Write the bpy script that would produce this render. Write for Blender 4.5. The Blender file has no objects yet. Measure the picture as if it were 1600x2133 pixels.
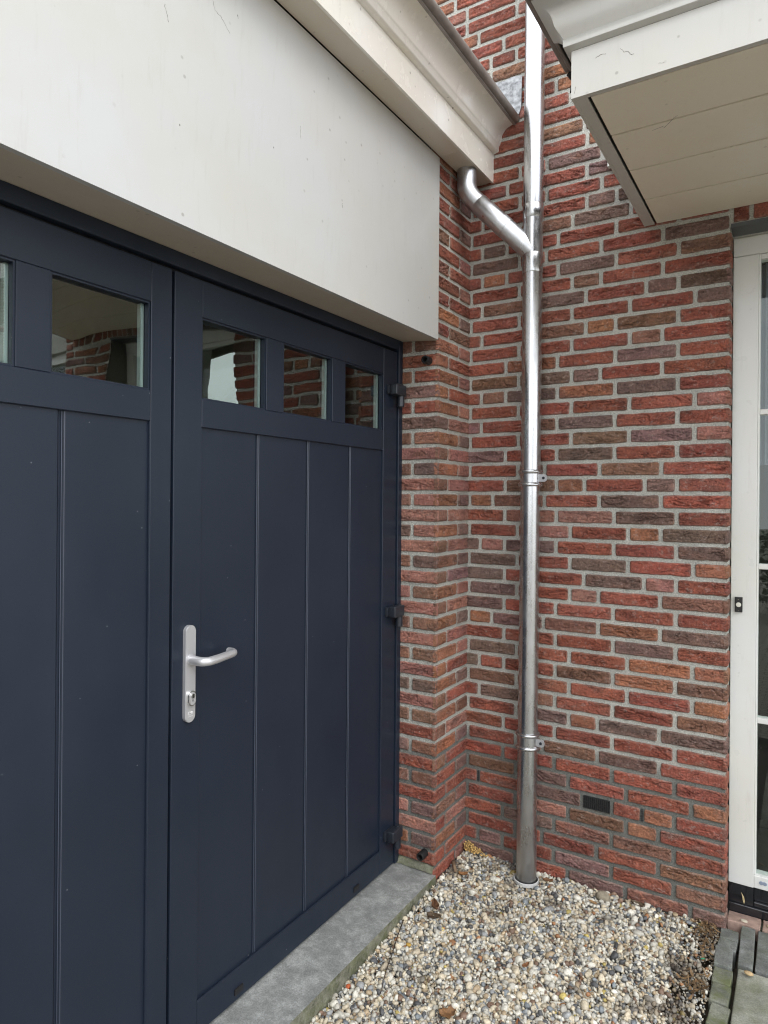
import bpy, bmesh, math, random
import numpy as np
from mathutils import Vector, Matrix, noise as mnoise

random.seed(7)
rng = np.random.default_rng(11)
R = math.radians
SC = bpy.context.scene
COL = SC.collection

# ------------------------------------------------------------------ camera
YAW, ROLL = 0.557051, 0.008351
cyw, syw = math.cos(YAW), math.sin(YAW)
fwd = Vector((-syw, cyw, 0)); rgt = Vector((cyw, syw, 0)); upv = Vector((0, 0, 1))
rr = rgt * math.cos(ROLL) + upv * math.sin(ROLL)
uu = upv * math.cos(ROLL) - rgt * math.sin(ROLL)
cam_d = bpy.data.cameras.new("camera"); cam = bpy.data.objects.new("camera", cam_d)
COL.objects.link(cam); SC.camera = cam
M = Matrix((rr, uu, -fwd)).transposed().to_4x4()
M.translation = Vector((1.19496, -2.58157, 1.40822))
cam.matrix_world = M
cam_d.sensor_fit = 'HORIZONTAL'; cam_d.sensor_width = 36.0
cam_d.lens = 36.0 * 1403.0 / 1600.0
cam_d.shift_y = -25.0 / 1600.0
cam_d.clip_start = 0.02; cam_d.clip_end = 500

# ------------------------------------------------------------------ world + sun
SUN_EL, SUN_AZ = 48.0, 125.0          # azimuth of the direction the light comes from, from +Y clockwise
wd = bpy.data.worlds.new("World"); SC.world = wd; wd.use_nodes = True
nt = wd.node_tree; nt.nodes.clear()
def wn(t, **k):
    n = nt.nodes.new(t)
    for a, b in k.items(): setattr(n, a, b)
    return n
out = wn('ShaderNodeOutputWorld'); bg = wn('ShaderNodeBackground')
sky = wn('ShaderNodeTexSky'); sky.sky_type = 'NISHITA'; sky.sun_disc = False
sky.sun_elevation = R(SUN_EL); sky.sun_rotation = R(SUN_AZ); sky.air_density = 1.0; sky.dust_density = 2.0
tc = wn('ShaderNodeTexCoord'); mp = wn('ShaderNodeMapping'); mp.inputs['Scale'].default_value = (1.0, 1.0, 2.2)
ns = wn('ShaderNodeTexNoise'); ns.inputs['Scale'].default_value = 1.7; ns.inputs['Detail'].default_value = 7; ns.inputs['Roughness'].default_value = 0.55
rp = wn('ShaderNodeValToRGB'); rp.color_ramp.elements[0].position = 0.30; rp.color_ramp.elements[1].position = 0.50
mx = wn('ShaderNodeMixRGB'); mx.inputs['Color2'].default_value = (9.0, 9.15, 9.4, 1)
nt.links.new(tc.outputs['Generated'], mp.inputs['Vector']); nt.links.new(mp.outputs[0], ns.inputs['Vector'])
nt.links.new(ns.outputs['Fac'], rp.inputs[0])
# whitened low sky added to brighten the window reflection, joined to the clouds
sxyz = wn('ShaderNodeSeparateXYZ'); hz = wn('ShaderNodeMapRange'); hz.inputs['From Min'].default_value = 0.50; hz.inputs['From Max'].default_value = 0.18
mxm = wn('ShaderNodeMath', operation='MAXIMUM'); nt.links.new(tc.outputs['Generated'], sxyz.inputs[0]); nt.links.new(sxyz.outputs['Z'], hz.inputs['Value'])
nt.links.new(rp.outputs[0], mxm.inputs[0]); nt.links.new(hz.outputs[0], mxm.inputs[1]); nt.links.new(mxm.outputs[0], mx.inputs[0])
nt.links.new(sky.outputs[0], mx.inputs[1]); nt.links.new(mx.outputs[0], bg.inputs['Color'])
bg.inputs['Strength'].default_value = 0.125
nt.links.new(bg.outputs[0], out.inputs['Surface'])
sd = bpy.data.lights.new("sun", 'SUN'); sd.energy = 0.55; sd.angle = R(30); sd.color = (1.0, 0.98, 0.955)
sun = bpy.data.objects.new("sun", sd); COL.objects.link(sun)
az, el = R(SUN_AZ), R(SUN_EL)
ldir = Vector((math.sin(az) * math.cos(el), math.cos(az) * math.cos(el), math.sin(el)))
sun.rotation_euler = ldir.to_track_quat('Z', 'Y').to_euler()
SC.view_settings.view_transform = 'Standard'; SC.view_settings.look = 'None'
SC.view_settings.gamma = 1.0; SC.view_settings.exposure = 1.18
SC.cycles.pixel_filter_type = 'BLACKMAN_HARRIS'; SC.cycles.filter_width = 1.1
SC.cycles.max_bounces = 8; SC.cycles.glossy_bounces = 4; SC.cycles.transparent_max_bounces = 10
SC.cycles.caustics_reflective = False; SC.cycles.caustics_refractive = False

# ------------------------------------------------------------------ helpers
def link(o, parent=None):
    COL.objects.link(o)
    if parent is not None: o.parent = parent
    return o
def obj(name, bm, mat, parent=None, smooth=False, angle=40):
    me = bpy.data.meshes.new(name)
    bmesh.ops.recalc_face_normals(bm, faces=bm.faces)
    bm.to_mesh(me); bm.free()
    for m in (mat if isinstance(mat, (list, tuple)) else [mat]): me.materials.append(m)
    if smooth:
        me.polygons.foreach_set('use_smooth', [True] * len(me.polygons))
        try: me.set_sharp_from_angle(angle=R(angle))
        except Exception: pass
    return link(bpy.data.objects.new(name, me), parent)
def np_obj(name, V, F, mats, parent=None, cols=None, midx=None, smooth=True):
    V = np.asarray(V, np.float32); F = np.asarray(F, np.int32)
    me = bpy.data.meshes.new(name); k = F.shape[1]
    me.vertices.add(len(V)); me.vertices.foreach_set('co', V.ravel())
    me.loops.add(F.size); me.loops.foreach_set('vertex_index', F.ravel())
    me.polygons.add(len(F)); me.polygons.foreach_set('loop_start', np.arange(0, F.size, k, dtype=np.int32))
    if midx is not None: me.polygons.foreach_set('material_index', np.asarray(midx, np.int32))
    me.polygons.foreach_set('use_smooth', np.full(len(F), smooth))
    me.update(); me.validate()
    if cols is not None:
        a = me.color_attributes.new('tone', 'FLOAT_COLOR', 'POINT')
        c = np.ones((len(V), 4), np.float32); c[:, :3] = cols
        a.data.foreach_set('color', c.ravel())
    for m in mats: me.materials.append(m)
    return link(bpy.data.objects.new(name, me), parent)
def tag(o, label=None, cat=None, group=None, kind=None):
    if label: o['label'] = label
    if cat: o['category'] = cat
    if group: o['group'] = group
    if kind: o['kind'] = kind
    return o
def thing(name, loc, label, cat, group=None):
    o = bpy.data.objects.new(name, None); o.empty_display_size = 0.05; COL.objects.link(o)
    tag(o, label, cat, group); o['_o'] = list(loc); o.location = loc
    return o
def settle(o):
    """children were built in world coordinates: keep them in place under an empty that stands at the thing's base"""
    inv = Matrix.Translation(-Vector(o.location))
    for c in list(o.children):
        c.matrix_parent_inverse = inv
    if '_o' in o: del o['_o']
    for c in o.children:
        if '_o' in c: del c['_o']
def box(bm, x0, x1, y0, y1, z0, z1, bev=0.0, seg=1):
    r = bmesh.ops.create_cube(bm, size=1.0)
    vs = r['verts']
    for v in vs:
        v.co = Vector((x0 + (v.co.x + .5) * (x1 - x0), y0 + (v.co.y + .5) * (y1 - y0), z0 + (v.co.z + .5) * (z1 - z0)))
    if bev > 0:
        es = list({e for v in vs for e in v.link_edges})
        bmesh.ops.bevel(bm, geom=es, offset=bev, segments=seg, affect='EDGES', profile=0.6)
    return bm
def prism(bm, prof, axis, a, b, close=True):
    """extrude a 2-D outline (list of pairs) along an axis; axis 'y': pairs are (x,z); 'x': (y,z); 'z': (x,y)"""
    def P(p, t):
        if axis == 'y': return (p[0], t, p[1])
        if axis == 'x': return (t, p[0], p[1])
        return (p[0], p[1], t)
    A = [bm.verts.new(P(p, a)) for p in prof]; B = [bm.verts.new(P(p, b)) for p in prof]
    n = len(prof)
    for i in range(n if close else n - 1):
        j = (i + 1) % n
        bm.faces.new((A[i], A[j], B[j], B[i]))
    if close:
        bm.faces.new(A); bm.faces.new(B[::-1])
def tube(bm, pts, rad, seg=32, cap=True, flat=None):
    pts = [Vector(p) for p in pts]; rings = []
    n = len(pts); rads = rad if isinstance(rad, (list, tuple)) else [rad] * n
    prev = None
    for i, p in enumerate(pts):
        t = (pts[min(i + 1, n - 1)] - pts[max(i - 1, 0)])
        if t.length < 1e-9: t = Vector((0, 0, 1))
        t.normalize()
        if prev is None:
            a = Vector((0, 0, 1)) if abs(t.z) < 0.9 else Vector((1, 0, 0))
            u = t.cross(a).normalized()
        else:
            u = (prev - t * prev.dot(t)).normalized()
        prev = u; v = t.cross(u)
        f = flat if flat else 1.0
        rings.append([bm.verts.new(p + u * rads[i] * math.cos(2 * math.pi * k / seg) + v * rads[i] * f * math.sin(2 * math.pi * k / seg)) for k in range(seg)])
    for a, b in zip(rings, rings[1:]):
        for k in range(seg):
            j = (k + 1) % seg
            bm.faces.new((a[k], a[j], b[j], b[k]))
    if cap:
        bm.faces.new(rings[0]); bm.faces.new(rings[-1][::-1])
def arc(p0, p1, p2, n=10):
    """quadratic bend through corner p1"""
    p0, p1, p2 = map(Vector, (p0, p1, p2))
    return [(p0 * (1 - t) ** 2 + p1 * 2 * t * (1 - t) + p2 * t * t) for t in [i / n for i in range(n + 1)]]

# ------------------------------------------------------------------ materials
def mat(name):
    m = bpy.data.materials.new(name); m.use_nodes = True
    n = m.node_tree; b = n.nodes['Principled BSDF']
    return m, n, b
def nd(n, t, **k):
    x = n.nodes.new(t)
    for a, b in k.items(): setattr(x, a, b)
    return x
def noise(n, scale, detail=3, rough=.55, vec=None, sc=None, dist=0):
    t = nd(n, 'ShaderNodeTexNoise'); t.inputs['Scale'].default_value = scale; t.inputs['Detail'].default_value = detail
    t.inputs['Roughness'].default_value = rough; t.inputs['Distortion'].default_value = dist
    c = nd(n, 'ShaderNodeTexCoord')
    if sc:
        m = nd(n, 'ShaderNodeMapping'); m.inputs['Scale'].default_value = sc
        n.links.new(c.outputs['Object'], m.inputs['Vector']); n.links.new(m.outputs[0], t.inputs['Vector'])
    else: n.links.new(c.outputs['Object'], t.inputs['Vector'])
    return t
def ramp(n, src, stops):
    r = nd(n, 'ShaderNodeValToRGB'); cr = r.color_ramp
    while len(cr.elements) < len(stops): cr.elements.new(0.5)
    for e, (p, c) in zip(cr.elements, stops):
        e.position = p; e.color = (c[0], c[1], c[2], 1) if isinstance(c, (list, tuple)) else (c, c, c, 1)
    n.links.new(src, r.inputs[0]); return r
def bump(n, b, src, strength, dist, prev=None):
    u = nd(n, 'ShaderNodeBump'); u.inputs['Strength'].default_value = strength; u.inputs['Distance'].default_value = dist
    n.links.new(src, u.inputs['Height'])
    if prev: n.links.new(prev.outputs[0], u.inputs['Normal'])
    n.links.new(u.outputs[0], b.inputs['Normal']); return u
def mixc(n, fac, a, b, mode='MIX'):
    m = nd(n, 'ShaderNodeMixRGB', blend_type=mode)
    for i, s in ((0, fac), (1, a), (2, b)):
        if isinstance(s, (int, float)): m.inputs[i].default_value = s if i == 0 else (s, s, s, 1)
        elif isinstance(s, tuple): m.inputs[i].default_value = (s[0], s[1], s[2], 1)
        else: n.links.new(s, m.inputs[i])
    return m
def simple(name, col, rough=.5, metal=0, spec=.5, var=0.0, vs=8, bmp=0, bs=200, bd=.001, coat=0):
    m, n, b = mat(name)
    b.inputs['Base Color'].default_value = (*col, 1); b.inputs['Roughness'].default_value = rough
    b.inputs['Metallic'].default_value = metal; b.inputs['Specular IOR Level'].default_value = spec
    b.inputs['Coat Weight'].default_value = coat
    if var:
        t = noise(n, vs, 5)
        r = ramp(n, t.outputs['Fac'], [(0.3, tuple(c * (1 - var) for c in col)), (0.7, tuple(min(1, c * (1 + var)) for c in col))])
        n.links.new(r.outputs[0], b.inputs['Base Color'])
    if bmp:
        t2 = noise(n, bs, 2); bump(n, b, t2.outputs['Fac'], bmp, bd)
    return m

def brick_mat():
    m, n, b = mat('brick_clay')
    at = nd(n, 'ShaderNodeAttribute', attribute_name='tone')
    big = noise(n, 14, 4, .6, sc=(1, 1, 1.6)); fine = noise(n, 130, 5, .7)
    # sandy light flecks and dark burnt flecks of the clay
    r1 = ramp(n, fine.outputs['Fac'], [(0.28, .42), (0.45, .9), (0.58, 1.12), (0.74, 2.0)])
    r2 = ramp(n, big.outputs['Fac'], [(0.3, (.78, .76, .78)), (0.55, (1, 1, 1)), (0.72, (1.2, 1.12, 1.02))])
    c1 = mixc(n, 1, at.outputs['Color'], r1.outputs[0], 'MULTIPLY'); c2 = mixc(n, 1, c1.outputs[0], r2.outputs[0], 'MULTIPLY')
    dust = noise(n, 55, 6, .75, sc=(1, 1, 1.3)); r3 = ramp(n, dust.outputs['Fac'], [(0.55, 0), (0.70, .65)])
    c3 = mixc(n, r3.outputs[0], c2.outputs[0], (.42, .33, .29))
    # creases of the hand-moulded faces, horizontally stretched
    cr = noise(n, 10, 4, .62, sc=(1.0, 1.0, 4.6), dist=1.1)
    sub = nd(n, 'ShaderNodeMath', operation='SUBTRACT'); sub.inputs[1].default_value = .5; n.links.new(cr.outputs['Fac'], sub.inputs[0])
    ab = nd(n, 'ShaderNodeMath', operation='ABSOLUTE'); n.links.new(sub.outputs[0], ab.inputs[0])
    crk = ramp(n, ab.outputs[0], [(0.0, 0), (0.035, 1)])
    n.links.new(c3.outputs[0], b.inputs['Base Color'])
    b.inputs['Roughness'].default_value = .82; b.inputs['Specular IOR Level'].default_value = .35
    cm = noise(n, 7, 3, .5, sc=(1, 1, 3)); cmr = ramp(n, cm.outputs['Fac'], [(0.46, 0), (0.60, 1)])
    cmx = mixc(n, cmr.outputs[0], 1.0, crk.outputs[0])
    u1 = bump(n, b, cmx.outputs[0], .8, .006)
    u2 = bump(n, b, fine.outputs['Fac'], 1.0, .006, u1)
    return m
def mortar_mat():
    m, n, b = mat('mortar')
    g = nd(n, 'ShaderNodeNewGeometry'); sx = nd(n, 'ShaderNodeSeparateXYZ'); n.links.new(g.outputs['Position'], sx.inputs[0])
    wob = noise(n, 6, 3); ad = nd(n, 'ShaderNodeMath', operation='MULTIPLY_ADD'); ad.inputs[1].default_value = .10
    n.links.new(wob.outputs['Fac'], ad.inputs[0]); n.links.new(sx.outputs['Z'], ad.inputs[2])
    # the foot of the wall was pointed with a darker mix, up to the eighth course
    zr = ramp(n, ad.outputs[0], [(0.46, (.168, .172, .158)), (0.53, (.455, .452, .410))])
    f = noise(n, 230, 4, .75); fr = ramp(n, f.outputs['Fac'], [(0.3, .42), (0.5, 1.0), (0.70, 1.5)])
    d = noise(n, 9, 5, .6); dr = ramp(n, d.outputs['Fac'], [(0.3, .8), (0.7, 1.12)])
    c = mixc(n, 1, zr.outputs[0], fr.outputs[0], 'MULTIPLY'); c2 = mixc(n, 1, c.outputs[0], dr.outputs[0], 'MULTIPLY')
    n.links.new(c2.outputs[0], b.inputs['Base Color']); b.inputs['Roughness'].default_value = .95
    f2 = noise(n, 140, 4, .7); u = bump(n, b, f2.outputs['Fac'], .9, .004); bump(n, b, f.outputs['Fac'], .8, .0015, u)
    return m
def white_mat(name, col, rough, dirt=.5, coat=.15, streak=True):
    m, n, b = mat(name)
    # thin yellowish weathering and small dark specks
    t = noise(n, 2.2, 4, .6); r = ramp(n, t.outputs['Fac'], [(0.35, col), (0.75, (col[0] * .97, col[1] * .94, col[2] * .86))])
    v = nd(n, 'ShaderNodeTexVoronoi'); v.inputs['Scale'].default_value = 19; v.inputs['Randomness'].default_value = 1
    c = nd(n, 'ShaderNodeTexCoord'); n.links.new(c.outputs['Object'], v.inputs['Vector'])
    sp = ramp(n, v.outputs['Distance'], [(0.05, 1), (0.10, 0)])
    mk = noise(n, 3.5, 3, .6); mkr = ramp(n, mk.outputs['Fac'], [(0.44, 0), (0.60, dirt)])
    mm = mixc(n, 1, sp.outputs[0], mkr.outputs[0], 'MULTIPLY')
    c2 = mixc(n, mm.outputs[0], r.outputs[0], (.16, .14, .11))
    st = noise(n, 9, 5, .7, sc=(6, 6, .8)); sr = ramp(n, st.outputs['Fac'], [(0.56, 0), (0.8, .22 if streak else .1)])
    c3 = mixc(n, sr.outputs[0], c2.outputs[0], (.35, .33, .27))
    n.links.new(c3.outputs[0], b.inputs['Base Color'])
    rr_ = noise(n, 18, 4); r5 = ramp(n, rr_.outputs['Fac'], [(0.3, rough * .8), (0.7, rough * 1.25)])
    n.links.new(r5.outputs[0], b.inputs['Roughness']); b.inputs['Coat Weight'].default_value = coat; b.inputs['Coat Roughness'].default_value = .12
    w = noise(n, 5, 3); bump(n, b, w.outputs['Fac'], .12, .01)
    return m
def door_mat():
    m, n, b = mat('anthracite_powder_coat')
    t = noise(n, 1.8, 5, .6); r = ramp(n, t.outputs['Fac'], [(0.3, (.0110, .0172, .0300)), (0.7, (.0160, .0238, .0395))])
    v = nd(n, 'ShaderNodeTexVoronoi'); v.inputs['Scale'].default_value = 16
    c = nd(n, 'ShaderNodeTexCoord'); n.links.new(c.outputs['Object'], v.inputs['Vector'])
    sp = ramp(n, v.outputs['Distance'], [(0.018, .5), (0.03, 0)])
    c2 = mixc(n, sp.outputs[0], r.outputs[0], (.35, .36, .36))
    f = noise(n, 900, 2, .5); fr = ramp(n, f.outputs['Fac'], [(0.3, .8), (0.7, 1.25)])
    c3 = mixc(n, 1, c2.outputs[0], fr.outputs[0], 'MULTIPLY')
    n.links.new(c3.outputs[0], b.inputs['Base Color'])
    g = noise(n, 5, 8, .7, sc=(1, 1, .5)); gr = ramp(n, g.outputs['Fac'], [(0.35, .30), (0.65, .50)]); n.links.new(gr.outputs[0], b.inputs['Roughness'])
    b.inputs['Specular IOR Level'].default_value = .38
    bump(n, b, f.outputs['Fac'], .25, .0006)
    return m
def zinc_mat(name='bright_zinc', rough=.25):
    m, n, b = mat(name)
    b.inputs['Metallic'].default_value = 1
    t = noise(n, 7, 6, .65, sc=(1, 1, .35)); r = ramp(n, t.outputs['Fac'], [(0.3, (.47, .48, .49)), (0.7, (.62, .63, .645))])
    n.links.new(r.outputs[0], b.inputs['Base Color'])
    # dull stains near the foot of the pipe where rain splashes
    g = nd(n, 'ShaderNodeNewGeometry'); sx = nd(n, 'ShaderNodeSeparateXYZ'); n.links.new(g.outputs['Position'], sx.inputs[0])
    zr = ramp(n, sx.outputs['Z'], [(0.0, .08), (0.3, 0.0)])
    sc_ = noise(n, 30, 5, .7, sc=(1, 1, .3)); sr = ramp(n, sc_.outputs['Fac'], [(0.3, rough * .7), (0.7, rough * 1.5)])
    ad = mixc(n, 1, sr.outputs[0], zr.outputs[0], 'ADD'); n.links.new(ad.outputs[0], b.inputs['Roughness'])
    w = noise(n, 14, 3, .5, sc=(1, 1, .25)); bump(n, b, w.outputs['Fac'], .05, .004)
    return m
def glass_mat(name='window_glass', ior=2.5, tint=(.90, .97, .95)):
    m = bpy.data.materials.new(name); m.use_nodes = True; n = m.node_tree; n.nodes.clear()
    o = nd(n, 'ShaderNodeOutputMaterial'); mx_ = nd(n, 'ShaderNodeMixShader'); tr = nd(n, 'ShaderNodeBsdfTransparent'); gl = nd(n, 'ShaderNodeBsdfGlossy')
    fr = nd(n, 'ShaderNodeFresnel'); fr.inputs['IOR'].default_value = ior
    tr.inputs['Color'].default_value = (*tint, 1); gl.inputs['Roughness'].default_value = 0.0; gl.inputs['Color'].default_value = (.9, .98, .95, 1)
    w = noise(n, 3.0, 2, .4); u = nd(n, 'ShaderNodeBump'); u.inputs['Strength'].default_value = .25; u.inputs['Distance'].default_value = .012
    n.links.new(w.outputs['Fac'], u.inputs['Height']); n.links.new(u.outputs[0], gl.inputs['Normal'])
    ge = nd(n, 'ShaderNodeNewGeometry'); iv = nd(n, 'ShaderNodeMath', operation='SUBTRACT'); iv.inputs[0].default_value = 1.0; n.links.new(ge.outputs['Backfacing'], iv.inputs[1])
    ml = nd(n, 'ShaderNodeMath', operation='MULTIPLY'); n.links.new(fr.outputs[0], ml.inputs[0]); n.links.new(iv.outputs[0], ml.inputs[1])
    n.links.new(ml.outputs[0], mx_.inputs[0]); n.links.new(tr.outputs[0], mx_.inputs[1]); n.links.new(gl.outputs[0], mx_.inputs[2]); n.links.new(mx_.outputs[0], o.inputs[0])
    return m
def stone_mat(name, base, alt, moss=0.0, scale=7):
    m, n, b = mat(name)
    t = noise(n, scale, 12, .78, dist=.25); r = ramp(n, t.outputs['Fac'], [(0.38, alt), (0.5, base), (0.62, tuple(min(1, c * 1.5) for c in base))])
    f = noise(n, 220, 3, .7); fr = ramp(n, f.outputs['Fac'], [(0.3, .72), (0.5, 1), (0.75, 1.35)])
    c = mixc(n, 1, r.outputs[0], fr.outputs[0], 'MULTIPLY'); last = c
    if moss:
        g = noise(n, 16, 6, .7); gr = ramp(n, g.outputs['Fac'], [(0.42, 0), (0.62, moss)])
        last = mixc(n, gr.outputs[0], c.outputs[0], (.105, .125, .04))
    n.links.new(last.outputs[0], b.inputs['Base Color']); b.inputs['Roughness'].default_value = .8
    u = bump(n, b, t.outputs['Fac'], .3, .006); bump(n, b, f.outputs['Fac'], .5, .0012, u)
    return m
def attr_mat(name, rough=.6, flecks=True, sub=0):
    m, n, b = mat(name)
    at = nd(n, 'ShaderNodeAttribute', attribute_name='tone')
    f = noise(n, 160, 4, .7); fr = ramp(n, f.outputs['Fac'], [(0.3, .7), (0.55, 1.0), (0.75, 1.2)])
    c = mixc(n, 1, at.outputs['Color'], fr.outputs[0], 'MULTIPLY')
    n.links.new(c.outputs[0], b.inputs['Base Color']); b.inputs['Roughness'].default_value = rough
    bump(n, b, f.outputs['Fac'], .3, .001)
    return m

M_BRICK = brick_mat(); M_MORT = mortar_mat()
M_FASCIA = white_mat('white_fascia_board', (.565, .575, .575), .40, .5)
M_SOFF = white_mat('soffit_warm_bounce', (.62, .57, .49), .38, .35, streak=False)  # warm bounce from the ground put into the soffit colour
M_CORN = white_mat('cream_cornice', (.82, .80, .745), .24, .7, coat=.5)
M_CANO = white_mat('cream_canopy_trim', (.53, .53, .51), .36, .6)
M_PLANK = white_mat('soffit_planks', (.82, .77, .66), .5, .25, streak=False)
M_FRAME = white_mat('white_painted_wood', (.73, .745, .74), .32, .15, coat=.3)
M_GLINT = simple('painted_groove_glint', (.060, .072, .100), .25)  # lighter colour standing in for the sky highlight on the groove bevels
M_DOOR = door_mat(); M_ZINC = zinc_mat()
M_ZELB = zinc_mat('brushed_zinc', .33)
M_ZDULL = zinc_mat('dull_zinc', .34)
M_BEAD = simple('weathered_zinc_edge', (.30, .275, .25), .5, .6, var=.25, vs=12)
M_GLASS = glass_mat(); M_GLASS2 = glass_mat('house_glass', 1.7, (.90, .94, .92))
M_ALU = simple('satin_aluminium', (.62, .625, .64), .38, .6, bmp=.05, bs=600)
M_ALU2 = simple('bright_steel', (.72, .72, .7), .2, 1)
M_SPACER = simple('spacer_bar', (.55, .57, .57), .4, .3)
M_BLACK = simple('black_plastic', (.012, .012, .013), .45, bmp=.05)
M_GAP = simple('seal_and_gap_shade', (.006, .006, .007), .8)  # rubber seals, and painted shade in the canopy gap
M_HINGE = simple('hinge_coat', (.020, .024, .032), .30, bmp=.1, bs=700)
M_STONE = stone_mat('bluestone_sill', (.24, .25, .243), (.185, .195, .19), scale=16)
M_STONEF = stone_mat('mossy_stone_edge', (.18, .18, .14), (.06, .065, .035), .55, 18)
M_PAVER = stone_mat('concrete_paver', (.152, .160, .155), (.095, .10, .098), .25, 12)
M_PAVERM = stone_mat('mossy_paver', (.165, .172, .14), (.10, .11, .09), .75, 10)
M_SLAB = stone_mat('flagstone', (.235, .24, .205), (.15, .16, .13), .45, 5)
M_DIRT = stone_mat('soil', (.060, .045, .032), (.03, .023, .017), .1, 30)
M_PEB = attr_mat('pebbles', .62); M_LEAF = attr_mat('dry_leaf', .7)
M_BASEB = simple('black_plinth', (.012, .013, .016), .25, coat=.5, var=.2)
M_BLOCK = simple('garage_block', (.10, .095, .08), .9, var=.2)
M_DARKROOM = simple('dark_interior', (.05, .045, .04), .9)
M_LEAD = simple('lead_flashing', (.30, .31, .32), .5, .6, var=.5, vs=60, bmp=.5, bs=60, bd=.004)

# ------------------------------------------------------------------ bricks
TONE = dict(R=(.292, .090, .061), L=(.37, .165, .130), O=(.345, .148, .084), D=(.185, .116, .096), M=(.225, .132, .116), B=(.232, .118, .080))
CZ = 0.06; JT = 0.0142; PROUD = 0.0065
class BrickBuf:
    def __init__(s): s.V = []; s.F = []; s.C = []; s.n = 0
    def add(s, o, u, n, L, z0, H, tone, step=0.0026, rough=1.0, roundL=True, roundR=True, vert=False):
        """one brick face of length L along u, height H upward, facing n, starting at o (xy), bottom z0"""
        nu = max(4, int(L / step)); nv = max(4, int(H / step))
        a = np.linspace(0, 1, nu + 1); b_ = np.linspace(0, 1, nv + 1)
        A, B = np.meshgrid(a, b_, indexing='ij')
        sx, sy = rng.random(2) * 200; n3 = rng.random() * 90
        fold = rough * (.15 if L < .12 else (.3 if rng.random() < .25 else rng.uniform(.6, 1.15)))
        x = A * L; y = B * H
        dx = np.zeros_like(x); dy = np.zeros_like(x); h = np.zeros_like(x); lo = np.zeros_like(x)
        slope = rng.normal(0, .12)
        for i in range(nu + 1):
            for j in range(nv + 1):
                X, Y = x[i, j], y[i, j]
                q = Vector((X * 16 + sx, (Y + slope * X) * 75 + sy, n3))
                w = mnoise.noise(Vector((X * 22 + sy, Y * 40 + sx, n3)))
                r1 = mnoise.noise(q + Vector((0, w * 1.4, 0)))
                r2 = mnoise.noise(q * 2.3 + Vector((9, w, 3)))
                f = mnoise.noise(Vector((X * 160 + sx, Y * 190 + sy, 5)))
                crack = min(1.0, 1.6 * max(0.0, 1 - abs(r1) / .13)); crack2 = max(0.0, 1 - abs(r2) / .13)
                msk = min(1.0, max(0.0, .45 + 2.0 * mnoise.noise(Vector((X * 12 + sx, Y * 30 + sy, 40)))))
                band = min(1.0, 4.2 * B[i, j]) * min(1.0, 4.2 * (1 - B[i, j]))
                h[i, j] = (r1 * .0030 - crack * .0095 * msk * band - crack2 * .0040 * msk * band) * fold + f * .0008
                lo[i, j] = mnoise.noise(Vector((X * 14 + sy, Y * 30 + sx, 77)))
                dx[i, j] = mnoise.noise(Vector((sx, Y * 50 + sy, 3))) * .0016
                dy[i, j] = mnoise.noise(Vector((X * 22 + sx, sy + 40 * (j > nv / 2), 8))) * .0021 + mnoise.noise(Vector((X * 90 + sx, sy + 40 * (j > nv / 2), 18))) * .0008
        el_ = A * L; er = (1 - A) * L; eb = B * H; et = (1 - B) * H
        e = np.minimum(eb, et)
        if roundL: e = np.minimum(e, el_)
        if roundR: e = np.minimum(e, er)
        # rounded corners of the outline
        rc = .006
        rnd = np.clip((e - 0) / .005, 0, 1); edge = 1 - np.sqrt(np.clip(1 - (1 - rnd) ** 2, 0, 1))
        hh = PROUD + h * np.clip(e / .006, 0, 1) - edge * .0045
        hh = np.maximum(hh, np.where(e > .0035, .0009, -.004))
        if not roundL: dx = dx * np.clip(A * 6, 0, 1)
        if not roundR: dx = dx * np.clip((1 - A) * 6, 0, 1)
        X = x + dx; Y = y + dy
        for cx_, use in ((0, roundL), (L, roundR)):
            if not use: continue
            for cy_ in (0, H):
                ddx = np.abs(X - cx_); ddy = np.abs(Y - cy_); inn = (ddx < rc) & (ddy < rc)
                s_x = 1 if cx_ == 0 else -1; s_y = 1 if cy_ == 0 else -1
                k = .0022 * (1 - ddx / rc) * (1 - ddy / rc)
                X = np.where(inn, X + s_x * k, X); Y = np.where(inn, Y + s_y * k, Y)
        u = np.array(u, float); n = np.array(n, float)
        up = np.array([0, 0, 1.])
        if vert:      # soldier: long side upward
            P = np.array([o[0], o[1], z0])[None, None] + Y[..., None] * u + X[..., None] * up + hh[..., None] * n
        else:
            P = np.array([o[0], o[1], z0])[None, None] + X[..., None] * u + Y[..., None] * up + hh[..., None] * n
        base = np.array(TONE[tone]) * (1 + rng.normal(0, .10)) * np.array([1 + rng.normal(0, .03), 1 + rng.normal(0, .035), 1 + rng.normal(0, .035)])
        c = np.repeat(base[None], (nu + 1) * (nv + 1), 0).reshape(nu + 1, nv + 1, 3)
        # burnt / yellowed ends and sandy rims
        end = np.clip(1 - np.minimum(A, 1 - A) * L / .02, 0, 1) * rng.random() * .5
        tgt = np.array(TONE['B'] if rng.random() < .6 else TONE['D'])
        mixv = np.clip(lo * 1.6 - .1, 0, .75) * (rng.random() * .8)
        mixv = np.maximum(mixv, end)[..., None]
        c = c * (1 - mixv) + tgt * mixv
        rim = (np.clip(1 - e / .0045, 0, 1) * .38)[..., None]
        c = c * (1 - rim) + np.array([.36, .29, .24]) * rim
        # skirt back to the mortar bed
        idx = np.arange((nu + 1) * (nv + 1)).reshape(nu + 1, nv + 1)
        F = np.stack([idx[:-1, :-1], idx[1:, :-1], idx[1:, 1:], idx[:-1, 1:]], -1).reshape(-1, 4)
        V = P.reshape(-1, 3); Cc = c.reshape(-1, 3)
        loop = list(idx[:, 0]) + list(idx[-1, 1:]) + list(idx[-2::-1, -1]) + list(idx[0, -2:0:-1])
        m = len(V); back = V[loop] - n * .013
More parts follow.
